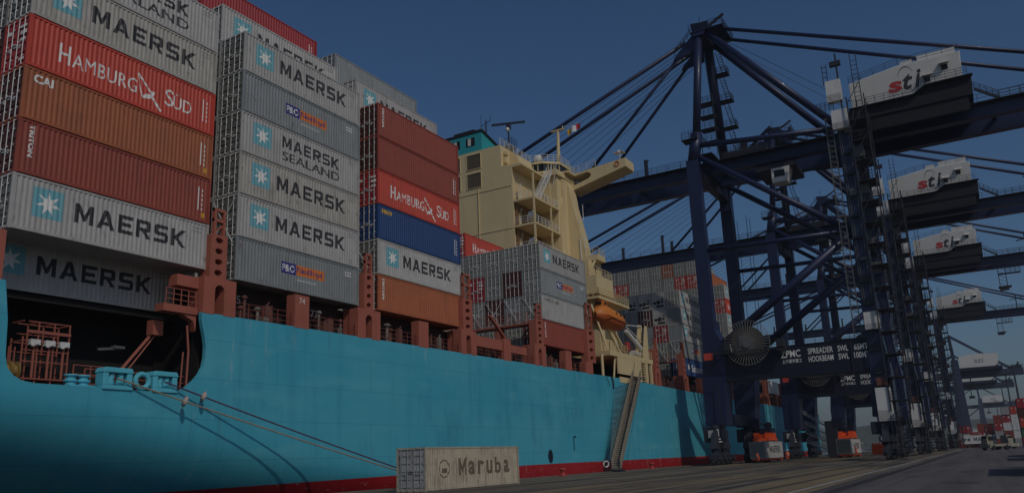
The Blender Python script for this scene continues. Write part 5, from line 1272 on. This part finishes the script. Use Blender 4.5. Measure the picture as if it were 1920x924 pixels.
# ------------------------------------------------------------------ far cranes (lower, boom stays from an apex above the land leg)
def far_crane(x, y, s, label, legs=True, op='sti'):
    t = thing('far_crane', label, 'crane', (x, y, 0), 'distant quay cranes'); t.scale = (s, s, s)
    P = lambda mb, name, mat=NAVYF, parent=None: mb.build(name, mat, parent or t)
    if legs:
        m = MB()
        m.prism([(-3.0, 0), (3.6, 0), (2.0, 42), (-1.2, 42)], 'y', -2, 2); P(m, 'leg')
        m = MB(); m.prism([(-1.5, 0), (1.5, 0), (1, 36), (-1, 36)], 'y', 14, 17); P(m, 'leg')
    for yy in (0, 15): P(MB().box(-26, -24.4, yy - 1, yy + 1, 0, 38), 'leg')
    m = MB(); m.bar((0.2, 7, 40), (-.6, 7, 55), 1.5); P(m, 'mast_post')
    for yy in (4, 10):
        P(MB().box(-70, 29, yy - .9, yy + .9, 33.2, 36.2), 'girder'); P(MB().bar((-.6, yy, 55), (24, yy, 36.4), .8), 'rear_stay')
    P(MB().bar((-.6, 7, 55), (-26, 7, 37), .8).bar((-.6, 7, 55), (-50, 7, 36), .5), 'forestay')
    P(MB().box(-26, 0, -1, 1, 12, 15).bar((-25, 0, 15), (0, 0, 34), .9), 'brace')
    h = P(MB().prism([(2.5, 37.8), (17.5, 37.8), (19, 39), (19.5, 43.8), (9, 44.4), (2.5, 43.5)], 'y', -.5, 14), 'machinery_house', HOUSEW)
    P(MB().box(2, 20.5, -1, 14.4, 36.3, 37.75), 'house_base', NAVY2)
    me = decal('lettering', text('sti', 4, 2.3, shear=.1), 0, False, lambda c: Vector((9 + c.y, -.56, 39.8 + c.z)), 0); me.materials.append(SGREY); put('lettering', me, h)
    m = MB(); m.rail([(19, 3, 36.2), (29, 3, 36.2)], 1.6, 1.5, .1, 2); m.box(24, 28.5, 3, 11, 36.25, 37.6); m.bar((26, 7, 36.3), (27.5, 7, 39.4), .8); P(m, 'boom_winch', STEELD)
    P(MB().bar((6, 7, 33.3), (6, 7, 28.4), .5).box(4.5, 7.6, 6, 8, 28, 29.4), 'hanging_spreader', STEELD)
    return t
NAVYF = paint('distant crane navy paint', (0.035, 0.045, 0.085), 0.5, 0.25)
far_crane(-11.5, 455, 1.0, 'distant crane with a tall pointed mast, nearest of the far group')
far_crane(-13.5, 560, 1.0, 'distant crane whose boom shows just beneath the nearer far boom')
far_crane(-6, 880, 1.0, 'small distant crane lowest and farthest near the road end')

# ------------------------------------------------------------------ quay equipment
def spreader_set(x, y, zc, lab, short=False):
    t = thing('spreader', lab, 'spreader', (x, y, zc), 'orange spreaders hanging over trailers')
    m = MB(); m.box(-1.15, 1.15, .2, 6.0, .15, .55); m.box(-1.2, 1.2, -.05, .25, .05, .5); m.box(-1.2, 1.2, 5.9, 6.2, .05, .5); m.box(-.9, .9, 1.0, 5.2, .55, 1.1)
    for i in range(5): m.box(-1.22, -.5, .7 + i * 1.05, 1.2 + i * 1.05, .5, 1.35); m.box(.5, 1.22, .7 + i * 1.05, 1.2 + i * 1.05, .5, 1.35)
    m.build('spreader_frame', HIVIS, t)
    m = MB(); m.box(-1.3, 1.3, 1.6, 4.6, 1.4, 2.1); m.lathe([(.55, -.2), (.55, .2)], (-.9, 2.3, 2.5), 14, 'y'); m.lathe([(.55, -.2), (.55, .2)], (.9, 2.3, 2.5), 14, 'y'); m.box(-2.2, -.3, 1.2, 2.0, 1.9, 3.7); m.bar((-1.5, 1.5, 3.5), (.8, 3.5, 2.3), .3)
    m.build('head_block', NAVY2, t)
    m = MB()
    for a in (-.9, .9):
        for b_ in (1.9, 4.2): m.bar((a, b_, 2.0), (a * 1.2, b_, 41 - zc), .07)
    m.build('hoist_rope', STEELD, t)
def trailer(x, y, lab, L=12.2, rot=0, tractor=True):
    t = thing('container_trailer', lab, 'trailer', (x, y, 0), 'container trailers on the quay', rot)
    m = MB(); m.box(-.55, -.35, 0, L, .95, 1.25); m.box(.35, .55, 0, L, .95, 1.25)
    for i in range(6): m.box(-1.2, 1.2, .05 + i * (L - .3) / 5, .25 + i * (L - .3) / 5, 1.05, 1.28)
    m.box(-1.15, 1.15, -.05, .0, .55, 1.0)
    m.build('chassis', HIVIS if tractor else STEELD, t)
    for sx in (-.85, .85):
        for yy in (1.3, 2.6): MB().lathe([(.3, -.25), (.5, -.22), (.52, 0), (.5, .22), (.3, .25)], (sx, yy, .52), 18, 'x').build('wheel', RUBBER, t, True)
    if tractor:
        m = MB(); m.box(-1.2, 1.2, L + .1, L + 4.6, .75, 1.2); m.box(-1.2, .3, L + 2.2, L + 4.2, 1.2, 3.0); m.prism([(L + 2.2, 3.0), (L + 4.2, 3.0), (L + 4.0, 3.15), (L + 2.4, 3.15)], 'x', -1.15, .25); m.build('cab', PALE, t)
        MB().box(-1.1, .2, L + 2.17, L + 2.195, 1.9, 2.8).box(.302, .31, L + 2.5, L + 3.9, 1.9, 2.8).build('cab_window', WINGREY, t)
        for sx in (-.95, .95):
            for yy in (L + .9, L + 3.9): MB().lathe([(.3, -.2), (.5, -.18), (.52, 0), (.5, .18), (.3, .2)], (sx, yy, .52), 18, 'x').build('wheel', RUBBER, t, True)
    return t
QC = 'containers standing on the quay'
def low_bed(x, y, lab):
    t = thing('low_bed_trailer', lab, 'trailer', (x, y, 0), 'low trailers under the cranes')
    MB().box(-1.0, 1.0, 0, 12.1, .36, .54).box(-1.15, 1.15, .3, .6, .2, .5).box(-1.15, 1.15, 11.2, 11.6, .2, .5).build('chassis', HIVIS, t)
    for sx in (-.85, .85):
        for yy in (.2, 1.2, 9.6, 10.6): MB().lathe([(.12, -.18), (.2, -.16), (.21, 0), (.2, .16), (.12, .18)], (sx, yy, .21), 14, 'x').build('wheel', RUBBER, t, True)
low_bed(-31.85, 128.6, 'low orange trailer under the white sided container by the nearest crane')
container('white sided container hanging low from an orange spreader by the nearest crane', (-31.85, 128.6, .57), LGREY, None, 'plain', SGREY, hs=2.6, group=QC)
spreader_set(-31.85, 131.4, 3.2, 'orange spreader gripping the white sided container by the nearest crane')
low_bed(-23.1, 154.8, 'low orange trailer under the olive grey container by the second crane')
container('olive grey container hanging low from an orange spreader by the second crane', (-23.1, 154.8, .64), LGREY, None, 'plain', paint('olive grey paint', (.15, .16, .14), .6, .3), hs=2.6, group=QC)
spreader_set(-23.1, 157.6, 3.3, 'orange spreader gripping the olive grey container by the second crane')
for o in [o for o in bpy.data.objects if o.type == 'EMPTY' and o.get('category') == 'container' and o.get('group') == QC and 'spreader' in o['label']]:
    put('lettering', dmesh('q20', lambda: decal('lettering', shift(block('MAERSK', 7.1, 1.2), 3.3, .95), .006)), o, mat=BLACKT)
t = thing('crash_barrier', 'bright orange ribbed barrier block with slanted white poles by crane leg', 'barrier', (-19.3, 173.6, 0))
m = MB(); m.box(-1.4, 1.4, -1, 1, .2, 2.0)
for i in range(5): m.box(-1.3 + i * .55, -1.0 + i * .55, -1.15, -1.0, .2, 2.1 - .15 * (i % 2)); m.box(-1.3 + i * .55, -1.0 + i * .55, -.6, .6, 2.0, 2.35)
m.build('barrier_block', HIVIS, t)
MB().bar((-1.4, -1, 1.4), (-5.6, -1, 4.2), .16).bar((-1.4, -1, .9), (-5.0, -1, 1.4), .14).bar((1.4, -1, 1.2), (3.4, -1, 1.0), .14).build('barrier_pole', PALE, t)
t = thing('gangway_stair', 'rows of pale stair ladders leaning at the bow beside the second trailer', 'stairs', (-27.5, 171, 0))
m = MB()
for i in range(4): m.bar((-.0, 0, 1.0 + i * 1.5), (-5.5, 3, 3.2 + i * 1.9), .22); m.bar((0, 0, 1.5 + i * 1.5), (-5.5, 3, 3.7 + i * 1.9), .1)
m.build('stair_flight', PALE, t); MB().box(-1, 1.2, -.6, .6, 0, 7).build('stair_base', BOGIE, t)

# ------------------------------------------------------------------ people
def person(label, loc, facing, pose='walk', hat=PALE):
    S_ = .5
    J = {'pel': (0, 0, .95), 'spi': (0, .01, 1.15), 'che': (0, .02, 1.36), 'nec': (0, .03, 1.50), 'hea': (0, .05, 1.60), 'top': (0, .05, 1.74)}
    bend = .25 if pose == 'bend' else 0
    if bend:
        for k_ in ('spi', 'che', 'nec', 'hea', 'top'): x, y, z = J[k_]; J[k_] = (x, y + bend * (z - .95) * 1.4, z - .12 * (z - .95))
    st = .18 if pose == 'walk' else .06
    V = [J['pel'], J['spi'], J['che'], J['nec'], J['hea'], J['top']]; E_ = [(0, 1), (1, 2), (2, 3), (3, 4), (4, 5)]; Rd = [.15, .14, .165, .06, .095, .07]
    c = J['che']
    for s in (-1, 1):
        b = len(V); V += [(s * .10, 0, .88), (s * .11, s * st * .5 + .03, .50), (s * .11, s * st, .09), (s * .11, s * st + .15, .05)]; E_ += [(0, b), (b, b + 1), (b + 1, b + 2), (b + 2, b + 3)]; Rd += [.095, .065, .045, .04]
        b = len(V); V += [(s * .19, c[1], c[2] + .04), (s * .25, c[1] - s * st * .5, c[2] - .24), (s * .24, c[1] - s * st * .6 + .12, c[2] - .46), (s * .24, c[1] - s * st * .6 + .17, c[2] - .54)]; E_ += [(2, b), (b, b + 1), (b + 1, b + 2), (b + 2, b + 3)]; Rd += [.065, .048, .036, .034]
    me = bpy.data.meshes.new('p'); me.from_pydata(V, E_, []); ob = bpy.data.objects.new('p', me); C.objects.link(ob)
    md = ob.modifiers.new('s', 'SKIN'); ms = ob.modifiers.new('u', 'SUBSURF'); ms.levels = 1; ms.render_levels = 1
    lay = me.skin_vertices[0].data
    for i, r in enumerate(Rd): lay[i].radius = (r, r * .85)
    lay[0].use_root = True
    dg = bpy.context.evaluated_depsgraph_get(); dg.update()
    out = bpy.data.meshes.new_from_object(ob.evaluated_get(dg)); bpy.data.objects.remove(ob)
    out.materials.clear()
    for mt in (HIVIS, CLOTHD, SKIN): out.materials.append(mt)
    for p in out.polygons:
        z = p.center.z; p.use_smooth = True
        p.material_index = 2 if z > 1.47 - bend * .1 or (abs(p.center.x) > .18 and z < .93 and z > .78) else (1 if z < .50 else 0)
    o = bpy.data.objects.new('person', out); C.objects.link(o); o.location = loc; o.rotation_euler = (0, 0, facing)
    tag(o, label, 'person', 'dock workers on the quay')
    hx_, hy_, hz_ = J['top']
    m = MB(); m.lathe([(.155, -.09), (.15, -.05), (.128, -.03), (.115, .03), (.07, .075), (.01, .085)], (hx_, hy_, hz_), 14); m.build('hard_hat', hat, o, True)
    m = MB()
    for z in (1.05, 1.22): m.lathe([(.186, z), (.188, z + .05)], (0, c[1] * .8, 0), 14)
    m.build('reflective_band', WHITE, o)
    for s in (-1, 1): MB().lathe([(.005, -.006), (.012, 0), (.005, .006)], (hx_ + s * .035, hy_ + .105, hz_ - .09), 8, 'y').build('eye', BLACKT, o)
    MB().prism([(hx_ - .015, hz_ - .15), (hx_ + .015, hz_ - .15), (hx_, hz_ - .1)], 'y', hy_ + .08, hy_ + .135).build('nose', SKIN, o)
    MB().box(hx_ - .028, hx_ + .028, hy_ + .085, hy_ + .1, hz_ - .19, hz_ - .18).build('mouth', DECKDK, o)
person('worker in orange overalls and dark hat bending by the white sided container', (-28.6, 115.5, 0), R(150), 'bend', NAVY)
person('worker in orange jacket and white helmet walking right of the white container', (-24.9, 116.9, 0), R(200), 'walk')
person('distant worker in orange standing at the corner of the second trailer', (-19.8, 144.8, 0), R(170), 'stand', HIVIS)

# ------------------------------------------------------------------ road side: unseen trailers added to cast shadows on the road, yard, trucks
trailer(4.6, 47.5, 'unseen trailer added to shade the road, right of the frame'); container('brown container on the nearest unseen trailer added beside the road', (4.6, 47.6, 1.285), BROWN, None, hs=2.86, group='containers on parked trailers')
trailer(6.0, 84.5, 'unseen trailer added to shade the road farther along'); container('green container on the farther unseen trailer added along the road', (6.0, 84.6, 1.285), GREEN, None, hs=2.86, group='containers on parked trailers')
trailer(6.3, 104.0, 'third unseen trailer added to shade the road'); container('grey container on the third unseen trailer added along the road', (6.3, 104.1, 1.285), GREY, None, hs=2.86, group='containers on parked trailers')
trailer(-9.3, 322, 'trailer standing across the road end under the white lettered container', 12.2, R(-90), False)
t = container('white container with black lettering on a trailer across the road end', (-9.3, 322, 1.285), PALE, None, hs=2.86, rotz=R(-90), group='containers on parked trailers')
put('lettering', dmesh('q40', lambda: decal('lettering', shift(block('MAERSK', 7.1, 1.3), 3.4, .9), .006)), t, mat=BLACKT)
put('emblem', dmesh('q40s', lambda: decal('emblem', star(2.0, 1.45, .75, .3), .006)), t, mat=BLACKT)
def yard_truck(x, y, lab, rot=0):
    t = thing('yard_tractor', lab, 'tractor', (x, y, 0), 'yard vehicles on the road', rot); pt = paint('yard machine pale yellow', (.27, .25, .19), .6, .4, .2, 2)
    m = MB(); m.box(-1.25, 1.25, -3.2, 3.0, .75, 1.25); m.box(-1.25, 1.25, -3.3, -2.9, .5, 1.2); m.build('chassis', pt, t)
    m = MB(); m.prism([(-2.7, 1.25), (-.7, 1.25), (-.7, 3.1), (-2.3, 3.1), (-2.7, 2.2)], 'x', -1.2, .25); c = m.build('cab', pt, t)
    MB().box(-1.1, .15, -2.62, -2.58, 2.25, 2.95).box(.252, .26, -2.3, -.9, 2.0, 2.9).build('cab_window', WINGREY, c)
    for sx in (-1, 1):
        for yy in (-2.1, 1.8): MB().lathe([(.3, -.22), (.55, -.2), (.57, 0), (.55, .2), (.3, .22)], (sx * 1.05, yy, .57), 18, 'x').build('wheel', RUBBER, t, True)
        MB().box(sx * .95 - .15, sx * .95 + .15, -3.33, -3.3, .85, 1.05).build('headlight', PALE, t)
    MB().bar((.9, -1.6, 1.2), (.9, -1.6, 3.6), .14).lathe([(.12, 3.1), (.2, 3.2), (.2, 3.5), (.1, 3.55)], (-.5, -1.5, 0), 8).build('exhaust', STEELD, t)
    return t
yard_truck(.2, 205, 'pale yellow yard tractor standing askew on the far road', R(-38)); yard_truck(1.6, 222, 'pale yellow yard tractor behind the other, closer to the container yard', R(50))
YG = 'containers piled in the yard'
cols = [('outlying', -13.4, 345, [BROWN, DRED]), ('lone far', -10.8, 345, [DRED, GREY, BROWN]), ('half hidden', -8.2, 345, [BROWN, PALE, DRED]), ('leftmost', -5.6, 322, [DRED, BROWN]), ('second', -3.0, 322, [GREY, DRED, BROWN]), ('third', -.4, 322, [PALE, BROWN, RED]), ('fourth', 2.2, 320, [BROWN, GREY, DRED, BROWN]), ('fifth', 4.8, 320, [GREEN, BROWN, PALE, DRED, GREY]), ('sixth', 7.4, 320, [GREY, PALE, PALE, PALE, RED]), ('seventh', 10.0, 320, [SGREY, LGREY, BROWN, DRED, RED]),
        ('eighth', 8.2, 262, [DRED, GREEN, RED, MAROON, DRED]), ('ninth', 10.8, 262, [BROWN, GREEN, BROWN, DRED, BROWN]), ('tenth', 13.4, 262, [RED, GREY, RED, BROWN, RED]), ('eleventh', 12.6, 320, [BROWN, RED, GREY, DRED, BROWN])]
cn = {DRED: 'crimson', BROWN: 'red brown', GREY: 'grey', PALE: 'white', RED: 'bright red', GREEN: 'green', SGREY: 'slate grey', LGREY: 'light grey', MAROON: 'maroon'}
for nm, x, y, cs in cols:
    for t_, mt in enumerate(cs):
        container(f'{cn[mt]} container end, {TN[t_]} tier, {nm} column of the road side yard', (x + random.uniform(-.06, .06), y + random.uniform(-.2, .2), 2.62 * t_ + .01), mt, None, 'door', hs=2.6, group=YG, bars=False)
def light_mast(x, y, h, lab, heads=True):
    t = thing('light_mast', lab, 'light mast', (x, y, 0), 'tall light masts over the yard')
    MB().tube([(0, 0, 0), (0, 0, h)], .45, 8, .24).build('pole', BOGIE, t)
    if heads:
        m = MB(); m.bar((-1.9, 0, h), (1.9, 0, h), .2)
        for i in range(5): m.box(-1.9 + i * .85, -1.5 + i * .85, -.35, .25, h - .35, h + .3)
        m.build('lamp_head', STEELD, t)
light_mast(8.9, 420, 31, 'tall light mast with lamp heads, nearest behind the yard stacks')
light_mast(8.4, 545, 33, 'slender light mast with lamp heads, second behind the yard stacks')
light_mast(6.0, 740, 33, 'faint far light mast, smallest of the lit row')
light_mast(9.6, 330, 27.5, 'bare dark pole rising at the right edge over the yard', False)
# far land: low wooded hill and pale sheds
def hill(name, x0, x1, y0, h, seed, mat):
    r = random.Random(seed); m = MB(); n = 60
    ph = [r.uniform(0, 6.28) for _ in range(5)]
    for i in range(n + 1):
        x = x0 + (x1 - x0) * i / n; u = i / n
        hh = h * (.35 + .4 * math.sin(math.pi * u) + .13 * math.sin(7 * u + ph[0]) + .07 * math.sin(19 * u + ph[1]) + .03 * math.sin(47 * u + ph[2]))
        m.v += [(x, y0, -1), (x, y0 + 60, hh * .75), (x, y0 + 220, hh), (x, y0 + 700, -1)]
    for i in range(n):
        for j in range(3): o = 4 * i + j; m.f.append((o, o + 4, o + 5, o + 1))
    return structure(m.build(name, mat, None, True))
hill('hill', -420, 150, 1500, 62, 5, paint('hill scrub', (0.055, 0.068, 0.045), .95, .6, 0, .05, dirtcol=(.12, .1, .07)))
hill('hill', -60, 900, 2600, 45, 9, paint('far hill scrub', (0.06, 0.068, 0.06), .95, .5, 0, .05, dirtcol=(.12, .1, .08)))
for i, (x, y, w, h) in enumerate(((-3, 640, 9, 9), (8, 700, 14, 7), (-12, 760, 10, 12))):
    t = thing('shed', ['pale low shed at the far end of the road', 'long pale shed behind the yard stacks', 'tall pale shed beyond the far cranes'][i], 'shed', (x, y, 0))
    MB().box(-w / 2, w / 2, 0, 20, 0, h).build('wall', HOUSEW, t); MB().prism([(-w / 2 - .3, h), (w / 2 + .3, h), (0, h + 1.6)], 'y', -.3, 20.3).build('roof', GREY, t); MB().box(-1.5, 1.5, -.05, -.01, 0, 4).build('door', SGREY, t)

# ------------------------------------------------------------------ harbour air
hz = bpy.data.materials.new('harbour haze'); hz.use_nodes = True
hn, hl = hz.node_tree.nodes, hz.node_tree.links
hn.remove(hn['Principled BSDF'])
pv = hn.new('ShaderNodeVolumePrincipled'); pv.inputs['Color'].default_value = (.80, .86, .95, 1); pv.inputs['Density'].default_value = 0.00016; pv.inputs['Anisotropy'].default_value = 0.0
hl.new(pv.outputs[0], hn['Material Output'].inputs['Volume'])
o = MB().box(-3010, 3010, -420, 4210, -7, 84).build('haze', hz); structure(o, 'stuff')
